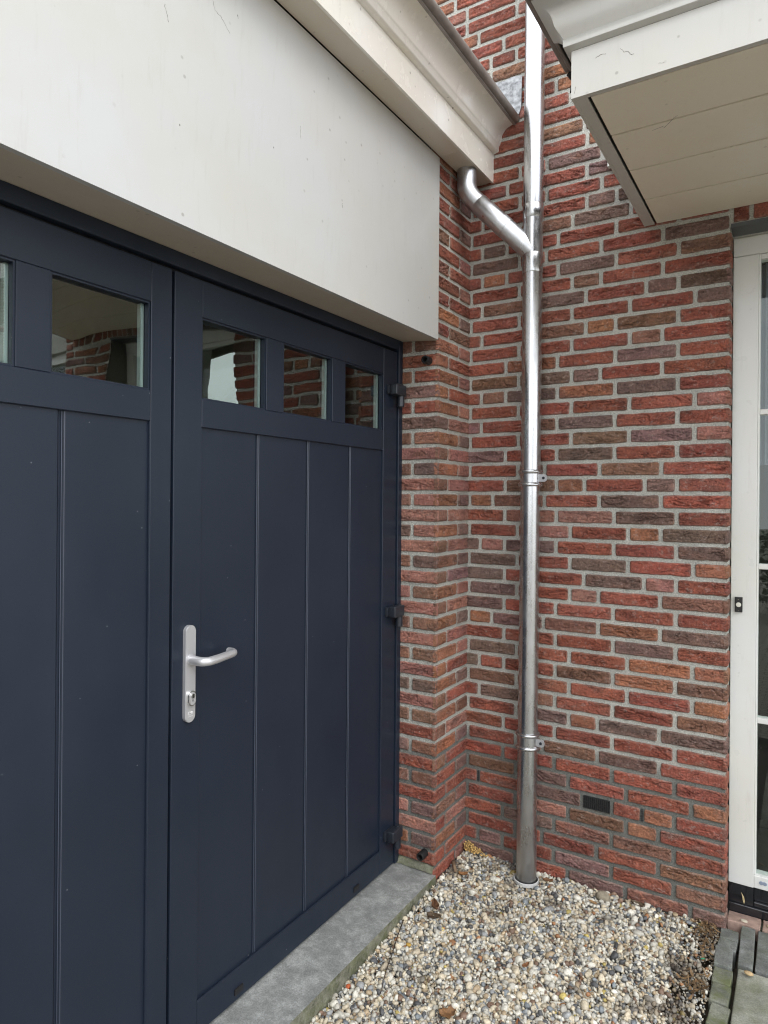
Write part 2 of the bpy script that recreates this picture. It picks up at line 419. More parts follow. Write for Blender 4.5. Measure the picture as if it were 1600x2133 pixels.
        V = np.vstack([V, back]); Cc = np.vstack([Cc, Cc[loop]])
        k = len(loop); li = np.array(loop); bi = m + np.arange(k)
        S = np.stack([li, bi, np.roll(bi, -1), np.roll(li, -1)], -1)
        s.V.append(V); s.C.append(Cc); s.F.append(np.vstack([F, S]) + s.n); s.n += len(V)
    def data(s): return np.vstack(s.V), np.vstack(s.F), np.vstack(s.C)
def mortar_sheet(o, u, n, L, z0, z1, step=.006, holes=()):
    nu = max(2, int(L / step)); nv = max(2, int((z1 - z0) / step))
    A, B = np.meshgrid(np.linspace(0, L, nu + 1), np.linspace(z0, z1, nv + 1), indexing='ij')
    h = rng.normal(0, .00045, A.shape)
    u = np.array(u, float); n = np.array(n, float)
    P = np.array([o[0], o[1], 0.])[None, None] + A[..., None] * u + B[..., None] * np.array([0, 0, 1.]) + h[..., None] * n
    idx = np.arange(A.size).reshape(A.shape)
    F = np.stack([idx[:-1, :-1], idx[1:, :-1], idx[1:, 1:], idx[:-1, 1:]], -1).reshape(-1, 4)
    return P.reshape(-1, 3), F

JX = dict(A=.0105, B=.0600, C=.1135, D=.1665, E=.2205, F=.2755, z=.3307, b=.3785, c=.4337, d=.4867, e=.5424, f=.5968, g=.6481, h=.7045, i=.7604, j=.8129, k=.8682)
WALL_R = .974
COURSES = {-2: ('BDbfj', 'MMMMMM'), -1: ('AEcgk', 'MMRMLM'), 0: ('BDbfj', 'RMRMRB'), 1: ('AEzei', 'RRRRRB'), 2: ('Dbfj', 'RMBBR'), 3: ('AEcgi', 'RRLBOR'),
 4: ('BFdfhj', 'RRMVROR'), 5: ('AEcgk', 'RBMRRO'), 6: ('Dbfj', 'RRRRR'), 7: ('AEzei', 'RRRBDR'), 8: ('Dbfj', 'RRRRR'), 9: ('AEcei', 'RRDODD'),
 10: ('BFbfj', 'RDBRRB'), 11: ('AEcgk', 'RBORRO'), 12: ('BDbfj', 'DRRBOB'), 13: ('AEcgk', 'RDRROO'), 14: ('Dbfj', 'RRRDR'), 15: ('ACzei', 'ROMBOD'),
 16: ('Dbfj', 'MRRRR'), 17: ('AEcei', 'RDRLRB'), 18: ('DFdhj', 'DRRDLR'), 19: ('AEcgk', 'RDRDRO'), 20: ('BDbfj', 'DLDRRD'), 21: ('AEcgi', 'RRLROD'),
 22: ('Dbfj', 'RLLDR'), 23: ('ACzei', 'ROBRDR'), 24: ('Dbdhj', 'RBORMR'), 25: ('AEzei', 'RRDRBR'), 26: ('Dbfj', 'MRDRR'), 27: ('AEcgk', 'RRRBML'),
 28: ('BFbfj', 'MRBDRR'), 29: ('AEcgk', 'RRRRRL'), 30: ('BDbfj', 'RBDODR'), 31: ('AEcei', 'RBDMRR'), 32: ('Dbfj', 'RORMR'), 33: ('AEcgi', 'RRRRBR'),
 34: ('BFdfj', 'RRBOBR'), 35: ('AEcgk', 'RRRRRD'), 36: ('BFdhj', 'RBDRMD'), 37: ('AEcei', 'RRRBRR'), 38: ('BDbfj', 'RORDRB'), 39: ('AEzei', 'RDRRRD'),
 40: ('BDbfj', 'RDRRRR'), 41: ('AEcgk', 'RRBDRR'), 42: ('BFdfj', 'RRRMDR'), 43: ('AEzei', 'RRRRRR'), 44: ('DFdhj', 'RRRMRR'), 45: ('AEzei', 'RRRMRR'),
 46: ('BFdhj', 'RRRORR'), 47: ('AEcgk', 'RRRRRR'), 48: ('BDbfj', 'RLRLRR')}
def rtone(): return random.choice('RRRRRLBBOM')
bb = BrickBuf()
U, N = (1, 0, 0), (0, -1, 0)
for k in range(-3, 60):
    if k in COURSES: js, cs = COURSES[k]
    else:
        js = ['AEcgk', 'BDbfj', 'AEzei', 'DFdhj'][k % 4]; cs = ''.join(random.choice('RRRRRLBO') for _ in range(len(js) + 1))
    xs = [-0.004] + [JX[c] for c in js] + [None]
    z0 = k * CZ + JT / 2; H = CZ - JT
    right = WALL_R if k < 39 else 2.2
    edges = [-0.004 - JT / 2] + [JX[c] for c in js]
    if k >= 47:
        edges = [-1.12 + (0, .11, .055, .165)[k % 4]]
        while edges[-1] < .86 - .0001: edges.append(edges[-1] + (.22 if (len(edges) + k * 2) % 7 else .11))
        edges = [e_ for e_ in edges if e_ < .87]; cs = ''.join(random.choice('RRRRRLBRO') for _ in edges) + 'R'
    if k < 39: edges.append(WALL_R + JT / 2)
    else: edges.append(.9793)
    for i in range(len(edges) - 1):
        a = edges[i] + JT / 2; b_ = edges[i + 1] - JT / 2
        if b_ - a < .004: continue
        if cs[i] == 'V': continue
        last = i == len(edges) - 2
        bb.add((a, 0), U, N, b_ - a, z0, H, cs[i], roundR=not (last and k < 39), roundL=i > 0, step=.0026 if k < 46 else .0045)
# reveal beside the front door frame (faces +X side at X=WALL_R)
for k in range(-3, 39):
    z0 = k * CZ + JT / 2
    js, cs = COURSES.get(k, ('Dbfj', 'RRRRR'))
    bb.add((WALL_R, -PROUD), (0, 1, 0), (1, 0, 0), .075, z0, CZ - JT, cs[-1], roundL=False, step=.005)
# wall above and beyond the front door: soldier course and bands
x = .9855
while x < 2.35:
    bb.add((x, 0), U, N, .204, 2.366, .0475, rtone(), vert=True, step=.0045 if x < 1.2 else .01); x += .0605
for k in range(43, 60):
    x = .9793 + (0 if k % 2 else .11) - (.0)
    if k % 2 == 0: bb.add((.9793 + JT / 2, 0), U, N, .11 - JT, k * CZ + JT / 2, CZ - JT, rtone(), step=.012)
    while x < 4.2:
        bb.add((x + JT / 2, 0), U, N, .22 - JT, k * CZ + JT / 2, CZ - JT, rtone(), step=.014); x += .22
for k in range(-3, 43):
    z0 = k * CZ + JT / 2
    for (xa, xb) in ((2.02, 2.46), (3.66, 4.2)):
        if k >= 39 and xa < 2.36: xa = 2.36
        x = xa + (0 if k % 2 else -.11)
        while x < xb:
            a = max(x, xa); e = min(x + .22, xb)
            if e - a > .05: bb.add((a + JT / 2, 0), U, N, e - a - JT, z0, CZ - JT, rtone(), step=.013)
            x += .22
V, F, C = bb.data()
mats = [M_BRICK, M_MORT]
MS = [mortar_sheet((-.02, 0), U, N, .9941, -.25, 2.352), mortar_sheet((-.02, 0), U, N, 1.1, 2.352, 3.7), mortar_sheet((-1.2, 0), U, N, 1.18, 2.80, 3.7, .02),
      mortar_sheet((WALL_R, 0), (0, 1, 0), (1, 0, 0), .1, -.25, 2.352)]
MS += [mortar_sheet((1.08, 0), U, N, 3.3, 2.352, 3.7, .1), mortar_sheet((2.02, 0), U, N, .44, -.25, 2.352, .1), mortar_sheet((3.66, 0), U, N, .6, -.25, 2.352, .1)]
n0 = len(V); Vs = [V]; Fs = [F]; Cs = [C]; mi = [np.zeros(len(F), int)]
for v_, f_ in MS:
    Vs.append(v_); Fs.append(f_ + n0); Cs.append(np.full((len(v_), 3), .35)); mi.append(np.ones(len(f_), int)); n0 += len(v_)
# plain core behind the faces (blocks light), kept 20 mm behind the mortar face
bmc = bmesh.new()
for q in ((-.30, .972, .02, .32, -.3, 2.352), (-1.3, 4.3, .02, .32, 2.352, 5.2), (2.04, 2.44, .02, .32, -.3, 2.352), (3.68, 4.3, .02, .32, -.3, 2.352)): box(bmc, *q)
bmc.verts.index_update()
cv = np.array([v.co[:] for v in bmc.verts]); cf = np.array([[v.index for v in f.verts] for f in bmc.faces]); bmc.free()
Vs.append(cv); Fs.append(cf + n0); Cs.append(np.full((len(cv), 3), .35)); mi.append(np.ones(len(cf), int))
hw = thing('house_wall', (.48, 0, -.05), 'tall red and brown brick house wall with grey joints, behind the round metal downpipe', 'brick wall')
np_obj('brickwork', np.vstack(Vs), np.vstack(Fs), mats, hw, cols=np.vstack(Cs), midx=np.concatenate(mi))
# upper plain storey (outside the frame) as part of the same wall is the core itself
bm = bmesh.new(); box(bm, .978, 2.03, -.006, .09, 2.348, 2.3615, .001); obj('steel_lintel', bm, simple('grey_steel', (.10, .105, .11), .5, .6), hw)
# air brick grille in course 4
bm = bmesh.new()
gx0, gx1, gz0, gz1 = .4935, .5915, .2478, .2935
box(bm, gx0, gx1, -.0025, .003, gz0, gz1)
for a in (gz0, (gz0 + gz1) / 2 - .001, gz1 - .003): box(bm, gx0, gx1, -.0060, -.0026, a, a + .003)
for i in range(14):
    xx = gx0 + (gx1 - gx0 - .003) * i / 13; box(bm, xx, xx + .0022, -.0066, -.0026, gz0 + .0005, gz1 - .0005)
tag(obj('air_vent', bm, simple('vent_plastic', (.020, .021, .023), .35), hw))
for (xx, k) in ((.7045, 4), (.0600, 4)):
    bm = bmesh.new(); za = k * CZ + .004; box(bm, xx - .0040, xx + .0040, -.0015, .002, za + .002, za + .048)
    for i in range(6): box(bm, xx - .0042, xx + .0042, -.0045, -.0012, za + .003 + i * .0078, za + .0062 + i * .0078)
    obj('weep_vent', bm, simple('weep_plastic', (.045, .045, .045), .5), hw)
settle(hw)

# ------------------------------------------------------------------ garage pier (brick return beside the garage door)
pb = BrickBuf(); PY = -.281
PC_E = {0: 'RR', 2: 'RL', 4: 'RR', 6: 'BR', 8: 'BL', 10: 'BR', 12: 'OR', 14: 'OL', 16: 'BL', 18: 'BM', 20: 'BL', 22: 'BL', 24: 'BL', 26: 'BL', 28: 'DL', 30: 'OR', 32: 'OR', 34: 'RB'}
PC_O = {1: 'OD', 3: 'BL', 5: 'RM', 7: 'OM', 9: 'OB', 11: 'OM', 13: 'OL', 15: 'OM', 17: 'OL', 19: 'BM', 21: 'OM', 23: 'OM', 25: 'OL', 27: 'OM', 29: 'OL', 31: 'OL', 33: 'OL'}
RV_E = {0: 'R', 2: 'L', 4: 'R', 6: 'R', 8: 'R', 10: 'L', 12: 'L', 14: 'L', 16: 'L', 18: 'L', 20: 'L', 22: 'L', 24: 'L', 26: 'L', 28: 'M', 30: 'M', 32: 'R'}
RV_O = {1: 'OD', 3: 'LM', 5: 'BB', 7: 'MB', 9: 'BB', 11: 'DD', 13: 'BB', 15: 'BB', 17: 'LB', 19: 'BD', 21: 'DL', 23: 'BL', 25: 'BD', 27: 'BL', 29: 'RR', 31: 'OR', 33: 'BB'}
for k in range(-3, 47):
    z0 = k * CZ + JT / 2; H = CZ - JT
    top = k >= 34
    y0 = PY - PROUD if not top else PY - .06
    if k % 2 == 0:
        c = PC_E.get(k, random.choice(['RR', 'OL', 'BR'])); yj = -.1918; rv = [(RV_E.get(k, 'R'), -.162, 0)]
    else:
        c = PC_O.get(k, random.choice(['RM', 'OM', 'RL'])); yj = -.1006; r_ = RV_O.get(k, 'RR'); rv = [(r_[0], -.162, -.1063 - JT / 2), (r_[1], -.1063 + JT / 2, 0)]
    pb.add((0, y0), (0, 1, 0), (1, 0, 0), yj - JT / 2 - y0, z0, H, c[0], roundL=top)
    pb.add((0, yj + JT / 2 - .002), (0, 1, 0), (1, 0, 0), -.0035 - (yj + JT / 2 - .002), z0, H, c[1], roundR=False)
    if not top and k >= -1:
        for t, xa, xb in rv:
            xe = xb + (PROUD if xb == 0 else 0)
            pb.add((xa, PY), U, N, xe - xa, z0, H, t, roundR=xb != 0)
# garage wall beyond the door, left of the frame
for k in range(-3, 34):
    for j in range(5):
        pb.add((0, -3.75 + j * .22 + (0 if k % 2 else .0)), (0, 1, 0), (1, 0, 0), .2075, k * CZ + JT / 2, CZ - JT, rtone(), step=.014)
V, F, C = pb.data(); n0 = len(V); Vs = [V]; Fs = [F]; Cs = [C]; mi = [np.zeros(len(F), int)]
MS = [mortar_sheet((0, PY), (0, 1, 0), (1, 0, 0), .281, -.25, 2.84), mortar_sheet((-.165, PY), U, N, .165, -.25, 2.05), mortar_sheet((0, PY - .07), (0, 1, 0), (1, 0, 0), .07, 2.046, 2.84),
      mortar_sheet((0, -3.8), (0, 1, 0), (1, 0, 0), 1.12, -.25, 2.84, .1)]
for v_, f_ in MS:
    Vs.append(v_); Fs.append(f_ + n0); Cs.append(np.full((len(v_), 3), .35)); mi.append(np.ones(len(f_), int)); n0 += len(v_)
bmc = bmesh.new()
for q in ((-.30, -.02, PY + .02, .0, -.3, 2.84), (-.30, -.02, -3.8, -2.70, -.3, 2.84), (-.30, -.165, -2.70, PY + .02, 2.08, 2.84)): box(bmc, *q)
bmc.verts.index_update()
cv = np.array([v.co[:] for v in bmc.verts]); cf = np.array([[v.index for v in f.verts] for f in bmc.faces]); bmc.free()
Vs.append(cv); Fs.append(cf + n0); Cs.append(np.full((len(cv), 3), .35)); mi.append(np.ones(len(cf), int))
gw = thing('garage_wall', (0, -.14, -.05), 'narrow brick pier of the garage, between the dark garage door and the inner corner', 'brick pier')
np_obj('brickwork', np.vstack(Vs), np.vstack(Fs), mats, gw, cols=np.vstack(Cs), midx=np.concatenate(mi))
# rough mossy mortar bed where the pier meets the sill stone
V = []; F = []; nn = 40
for i in range(nn + 1):
    xx = -.158 + .160 * i / nn; w = mnoise.noise(Vector((xx * 40, 2, 1)))
    V += [(xx, PY - .014 + w * .004, -.020), (xx, PY - .011 + w * .003, -.004 + .004 * w), (xx, PY - .002, .004 + .005 * w), (xx, PY + .004, .006)]
    if i:
        a = (i - 1) * 4; b_ = i * 4
        F += [(a + j, b_ + j, b_ + j + 1, a + j + 1) for j in range(3)]
np_obj('mortar_bed', V, F, [M_STONEF], gw)
settle(gw)

# ------------------------------------------------------------------ garage roof + interior shell
gr = thing('garage_shell', (-1.9, -1.8, 0), 'plain inner block walls and flat roof of the garage seen through the door windows', 'garage interior')
bm = bmesh.new()
box(bm, -3.3, -3.2, -3.8, .0, -.1, 2.9); box(bm, -3.2, -.30, -3.8, -3.7, -.1, 2.9); box(bm, -3.2, -.31, -.06, .0, -.1, 2.9)
obj('inner_wall', bm, M_BLOCK, gr)
bm = bmesh.new(); box(bm, -3.3, .09, -3.8, -.001, 2.845, 2.93); obj('flat_roof', bm, M_DARKROOM, gr)
settle(gr)

# ------------------------------------------------------------------ white fascia board above the garage door
fb = thing('fascia_board', (.0, -1.5, 2.02), 'large smooth white board over the dark garage door', 'fascia board')
bm = bmesh.new()
prism(bm, [(.012, 2.0200), (.012, 2.7105), (-.004, 2.7105), (-.004, 2.0206)], 'y', -2.74, -.302)
obj('front_panel', bm, M_FASCIA, fb)
bm = bmesh.new()
prism(bm, [(-.0045, 2.0206), (-.156, 2.0345), (-.156, 2.06), (-.0045, 2.06)], 'y', -2.74, -.2855)
obj('underside_panel', bm, M_SOFF, fb)
M_CRK = simple('hairline_dirt', (.27, .26, .235), .9)
def wiggle(pts, n=5, amp=.0016):
    out = []
    for a, b_ in zip(pts, pts[1:]):
        for i in range(n):
            t = i / n; out.append(tuple(p_ + (q_ - p_) * t + random.uniform(-amp, amp) for p_, q_ in zip(a, b_)))
    return out + [pts[-1]]
for pts, r_ in (([(-1.5988, 2.4793), (-1.5961, 2.4685), (-1.5908, 2.4572), (-1.588, 2.4463)], .0011), ([(-1.4602, 2.5756), (-1.4508, 2.5567), (-1.4308, 2.5532), (-1.4181, 2.5425), (-1.4037, 2.5304)], .0008),
                ([(-1.3784, 2.5923), (-1.3766, 2.584)], .0012), ([(-1.5552, 2.2401), (-1.5538, 2.2365)], .0014), ([(-1.1338, 2.4364), (-1.1313, 2.4006)], .0007), ([(-.935, 2.30), (-.932, 2.285)], .0012), ([(-1.245, 2.33), (-1.243, 2.326)], .0014)):
    w_ = wiggle(pts); bm = bmesh.new(); tube(bm, [(.0120, y, z) for y, z in w_], [r_ * random.uniform(.3, 1) for _ in w_], 5)
    obj('hairline_crack', bm, M_CRK, fb)
settle(fb)

# ------------------------------------------------------------------ cornice of the garage roof
cn = thing('roof_cornice', (.1, -1.6, 2.71), 'cream moulded cornice along the garage roof edge, ending against the brick wall', 'cornice')
YE, YS = -.001, -3.8
bm = bmesh.new(); prism(bm, [(.014, 2.7150), (.094, 2.7150), (.094, 2.722), (.014, 2.722)], 'y', YS, -.298); prism(bm, [(.014, 2.7155), (.094, 2.7155), (.094, 2.722), (.014, 2.722)], 'y', -.2965, YE)
obj('soffit', bm, M_SOFF, cn)
bm = bmesh.new(); prism(bm, [(.0975, 2.7115), (.1065, 2.7115), (.1065, 2.8290), (.0975, 2.8290)], 'y', YS, YE); obj('fascia_strip', bm, M_CORN, cn)
prof = [(.1070, 2.8295), (.1245, 2.8320), (.1290, 2.8360), (.1290, 2.8540), (.1325, 2.8570)]
cyma = [(.1350, 2.8620), (.1365, 2.8700), (.1385, 2.8800), (.1415, 2.8900), (.1450, 2.8990), (.1510, 2.9080), (.1590, 2.9155), (.1690, 2.9215), (.1800, 2.9255), (.1900, 2.9275)]
bm = bmesh.new(); prism(bm, prof + cyma + [(.1900, 2.945), (.10, 2.945), (.10, 2.8295)], 'y', YS, YE); obj('moulding', bm, M_CORN, cn, True, 50)
bm = bmesh.new()
bead = [(.1905, 2.9240), (.2000, 2.9232), (.2000, 2.9290)] + [(.2020 + .0145 * math.cos(t), 2.9480 + .0185 * math.sin(t)) for t in np.linspace(-1.45, 2.6, 14)] + [(.1890, 2.9460)]
prism(bm, bead, 'y', YS, YE - .004); obj('gutter_edge', bm, M_BEAD, cn, True, 50)
settle(cn)
# lead flashing plate on the house wall above it
bm = bmesh.new()
pl = [(.112, 2.955), (.2115, 2.958), (.2165, 2.963), (.2245, 2.985), (.2275, 3.112), (.19, 3.118), (.15, 3.112), (.112, 3.118)]
prism(bm, pl, 'y', -.011, -.0055)
fl = obj('lead_flashing', bm, M_LEAD, None); tag(fl, 'small mottled grey metal plate on the bricks, above the end of the cornice', 'flashing')

# ------------------------------------------------------------------ garage door
gd = thing('garage_door', (-.16, -1.42, -.015), 'dark anthracite double garage door with a row of small windows', 'garage door')
LX = -.158; FX = -.152
bm = bmesh.new()
box(bm, -.22, FX, -.3150, -.2865, -.0150, 2.0335, .0015); box(bm, -.22, FX, -2.5885, -2.5600, -.0150, 2.0335, .0015)
box(bm, -.22, FX, -2.5595, -.3155, 1.9950, 2.0335, .0015)
obj('door_frame', bm, M_DOOR, gd)
bm = bmesh.new(); box(bm, -.215, -.176, -2.57, -.305, -.0145, 2.00)
# the dark seal must not block the windows: keep only strips
bm.free(); bm = bmesh.new()
for q in ((-.215, -.176, -.3201, -.3149, -.0115, 1.985), (-.215, -.178, -1.4254, -1.4171, -.0120, 1.985), (-.215, -.176, -2.5599, -2.5561, -.0115, 1.985), (-.215, -.176, -2.56, -.3150, 1.9851, 1.9949)):
    box(bm, *q)
obj('seal_and_gap_shade', bm, M_GAP, gd)
def leaf(name, y0, y1, wins, grooves, s0, s1, label=None):
    """y0<y1; wins list of (ya,yb); stiles end at s0 (left) and s1 (right)"""
    lf = bpy.data.objects.new(name, None); lf.empty_display_size = .05; COL.objects.link(lf); lf.parent = gd
    if label: lf['label'] = label
    Z0, Z1 = -.0125, 1.9850; e = .0016
    bm = bmesh.new()
    box(bm, -.215, LX, y0, s0, Z0, Z1, e); box(bm, -.215, LX, s1, y1, Z0, Z1, e)
    box(bm, -.2145, LX - .0002, s0 + .0003, s1 - .0003, 1.8875, Z1 - .0002, e)     # top rail
    box(bm, -.2145, LX - .0002, s0 + .0003, s1 - .0003, 1.5965, 1.6715, e)         # middle rail
    box(bm, -.2145, LX - .0002, s0 + .0003, s1 - .0003, Z0 + .0003, .0755, e)      # bottom rail
    w = sorted(wins)
    for (a, b_), (c, d) in zip(w, w[1:]): box(bm, -.2140, LX - .0004, b_, c, 1.6718, 1.8872, .0012)
    obj('leaf_frame', bm, M_DOOR, lf)
    # boarded panel with V-jointed boards
    ys = [s0] + sorted(grooves) + [s1]; px = -.1655
    bm = bmesh.new()
    for i in range(len(ys) - 1):
        a, b_ = ys[i], ys[i + 1]; g = .0090
        pr = [(-.190, a), (-.190, b_)]
        if i < len(ys) - 2: pr += [(px - .0055, b_), (px - .0055, b_ - .0035), (px - .0004, b_ - .0085), (px, b_ - .0095)]
        else: pr += [(px, b_)]
        if i > 0: pr += [(px, a + .0095), (px - .0004, a + .0085), (px - .0055, a + .0035), (px - .0055, a)]
        else: pr += [(px, a)]
        prism(bm, pr, 'z', .0757, 1.5963)
    obj('boarded_panel', bm, M_DOOR, lf)
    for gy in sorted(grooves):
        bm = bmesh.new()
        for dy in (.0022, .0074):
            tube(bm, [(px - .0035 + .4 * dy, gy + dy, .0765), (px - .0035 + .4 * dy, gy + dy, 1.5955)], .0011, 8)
        obj('groove_glint', bm, M_GLINT, lf, True)  # thin pale strips that paint the highlight lines along each groove
    bm = bmesh.new()
    box(bm, LX - .0035, LX + .0000, s0 + .0005, s1 - .0005, .0762, .0782, .0004)
    for a, b_ in ((s0, s0 + .0022), (s1 - .0022, s1)): box(bm, px, LX - .002, a, b_, .078, 1.5962)
    obj('panel_bead', bm, M_DOOR, lf)
    for a, b_ in w:
        bm = bmesh.new()       # glazing bead round the opening
        t = .0045; xf = LX - .0045
        for q in ((a, a + t, 1.6716, 1.8874), (b_ - t, b_, 1.6716, 1.8874)): box(bm, -.176, xf, q[0], q[1], q[2], q[3])
        for q in ((a + t, b_ - t, 1.6716, 1.6716 + t), (a + t, b_ - t, 1.8874 - t, 1.8874)): box(bm, -.176, xf, q[0], q[1], q[2], q[3])
        wn_ = obj('window', bm, M_DOOR, lf)
        bm = bmesh.new(); box(bm, -.181, -.177, a + .0006, b_ - .0006, 1.6722, 1.8868)
        # outer pane is a single sheet with reflection; inner pane 16 mm behind
        obj('pane', bm, M_GLASS, wn_)
        bm = bmesh.new(); s_ = .011
        for q in ((a + .003, a + s_, 1.675, 1.884), (b_ - s_, b_ - .003, 1.675, 1.884)):
            box(bm, -.196, -.182, q[0], q[1], q[2], q[3])
        for q in range(34):     # perforation ribs
            z = 1.678 + q * .006; box(bm, -.1945, -.1835, b_ - s_ - .0007, b_ - s_ + .0004, z, z + .003); box(bm, -.1945, -.1835, a + s_ - .0004, a + s_ + .0007, z, z + .003)
        obj('spacer_bar', bm, M_SPACER, wn_)
    return lf
lr = leaf('door_leaf', -1.4170, -.3200, [(-1.3245, -1.0725), (-.9945, -.7435), (-.6680, -.4190)], [-1.1030, -.8665, -.6300], -1.3245, -.4175)
ll = leaf('door_leaf', -2.5560, -1.4255, [(-1.7465, -1.4900), (-2.0760, -1.8215), (-2.4060, -2.1510)], [-1.7165, -1.953, -2.190, -2.427], -2.4700, -1.4890)
# weep caps
for yy in (-1.1700, -.5770):
    bm = bmesh.new(); box(bm, LX - .001, LX + .0035, yy - .0165, yy + .0165, .005, .0235, .001); box(bm, LX + .0036, LX + .006, yy - .0155, yy + .0155, .017, .0225, .001)
    obj('drain_cap', bm, M_BLACK, lr)
# hinges
for zz in (1.8310, .9810, .1230):
    bm = bmesh.new(); box(bm, LX, -.146, -.3980, -.330, zz - .0175, zz + .0175, .003, 2)
    box(bm, -.1455, -.1160, -.3900, -.3170, zz - .0210, zz + .0210, .005, 3)
    h = obj('hinge', bm, M_HINGE, lr, True)
    bm = bmesh.new(); tube(bm, [(-.1330, -.3320, zz - .0620), (-.1330, -.3320, zz - .0605), (-.1330, -.3320, zz - .0213)], [.0125, .0140, .0140], 24)
    obj('hinge_barrel', bm, M_HINGE, h, True)
    bm = bmesh.new(); tube(bm, [(-.1330, -.332, zz + .0211), (-.1330, -.332, zz + .0245)], .009, 18); obj('hinge_cap', bm, M_HINGE, h, True)
# handle set
hx = -.1465; hy = -1.3655
bm = bmesh.new()
def stadium(cy_, z0, z1, r, n=14):
    p = [(cy_ + r * math.cos(t), z1 - r + r * math.sin(t)) for t in np.linspace(0, math.pi, n)] + [(cy_ + r * math.cos(t), z0 + r + r * math.sin(t)) for t in np.linspace(math.pi, 2 * math.pi, n)]
    return p
prism(bm, stadium(hy, .8290, 1.0800, .0170), 'x', LX + .0002, hx - .0012)
prism(bm, stadium(hy, .8302, 1.0788, .0158), 'x', hx - .00121, hx)
hd = obj('handle_plate', bm, M_ALU, lr, True, 35)
bm = bmesh.new()
zl = .9905
path = [(hx - .004, hy, zl), (hx + .012, hy, zl)] + arc((hx + .030, hy, zl), (hx + .052, hy + .002, zl), (hx + .050, hy + .028, zl), 8) + \
       [(hx + .049, hy + .05, zl + .0005), (hx + .043, hy + .085, zl + .001)] + arc((hx + .040, hy + .104, zl + .001), (hx + .037, hy + .124, zl + .001), (hx + .018, hy + .126, zl + .001), 7) + [(hx + .008, hy + .126, zl + .001)]
rad = [.0125, .0122] + [.0118] * 4 + [.0114] * 5 + [.0110, .0106] + [.0103] * 8 + [.0100]
tube(bm, path, rad[:len(path)], 22)
obj('lever', bm, M_ALU, hd, True, 60)
bm = bmesh.new(); tube(bm, [(hx - .001, hy, zl), (hx + .0025, hy, zl)], [.0145, .0135], 28); obj('lever_collar', bm, M_ALU, hd, True)
bm = bmesh.new()
prism(bm, stadium(hy, .8720, .9115, .0125), 'x', hx + .0002, hx + .0065)
cy = obj('lock_cylinder', bm, M_ALU2, hd, True, 35)
bm = bmesh.new(); prism(bm, stadium(hy, .8755, .9080, .0092), 'x', hx + .0066, hx + .0085); obj('cylinder_face', bm, M_ALU, cy, True, 35)
bm = bmesh.new(); tube(bm, [(hx + .0086, hy, .8985), (hx + .0100, hy, .8985)], .0062, 20); obj('key_core', bm, M_ALU2, cy, True)
bm = bmesh.new(); box(bm, hx + .0101, hx + .0105, hy - .0011, hy + .0011, .8935, .9035); box(bm, hx + .0086, hx + .009, hy - .0013, hy + .0013, .8845, .890); obj('keyhole', bm, M_BLACK, cy)
# worn engraved mark at the foot of the plate: small swirl over a line of tiny letters, too worn to read
M_ENG = simple('engraving', (.85, .85, .84), .6)
bm = bmesh.new()
for c_, r_, a0, a1 in ((-.0035, .0042, .6, 5.4), (.0020, .0036, -1.2, 3.0), (.0058, .0026, 1.0, 4.6)):
    tube(bm, [(hx + .0003, hy + c_ + r_ * math.cos(t), .8530 + r_ * math.sin(t)) for t in np.linspace(a0, a1, 12)], .0005, 6)
for i in range(6): box(bm, hx, hx + .0004, hy - .0078 + i * .0026, hy - .0064 + i * .0026, .8440, .8455)
obj('engraved_mark', bm, M_ENG, hd)
settle(gd)

# ------------------------------------------------------------------ sill stone under the garage door
bm = bmesh.new(); box(bm, -.40, .0130, -2.75, -.2840, -.115, -.0175, .0035, 2)
for v in bm.verts:
    if v.co.z > -.03: v.co.z -= max(0, (v.co.x + .16)) * .045
bmesh.ops.recalc_face_normals(bm, faces=bm.faces)
st = obj('door_sill', bm, [M_STONE, M_STONEF], None, True, 30)
for p in st.data.polygons:
    if p.normal.x > .55: p.material_index = 1
tag(st, 'long grey bluestone sill under the dark garage door, with a mossy front edge', 'stone sill')

# ------------------------------------------------------------------ black tube stubs in the reveal
def stub(p, label):
    bm = bmesh.new(); seg = 28; x0, z0 = p; d = .043
    def ring(y, r): return [bm.verts.new((x0 + r * math.cos(2 * math.pi * i / seg), y, z0 + r * math.sin(2 * math.pi * i / seg))) for i in range(seg)]
    rs = [ring(PY - .002, .0155), ring(PY - d + .002, .0152), ring(PY - d, .0142), ring(PY - d - .0002, .0102), ring(PY - d + .001, .0096), ring(PY - .012, .0090)]
    for a, b_ in zip(rs, rs[1:]):
        for i in range(seg):
            j = (i + 1) % seg; bm.faces.new((a[i], a[j], b_[j], b_[i]))
    bm.faces.new(rs[-1]); bm.faces.new(rs[0][::-1])
    o = obj('tube_stub', bm, M_BLACK, None, True, 50); tag(o, label, 'pipe stub', 'black tube stubs on the reveal'); return o
stub((-.0345, 1.9455), 'short black plastic tube sticking out of the bricks just under the white board')
stub((-.0375, .0470), 'short black plastic tube sticking out of the lowest bricks above the sill stone')

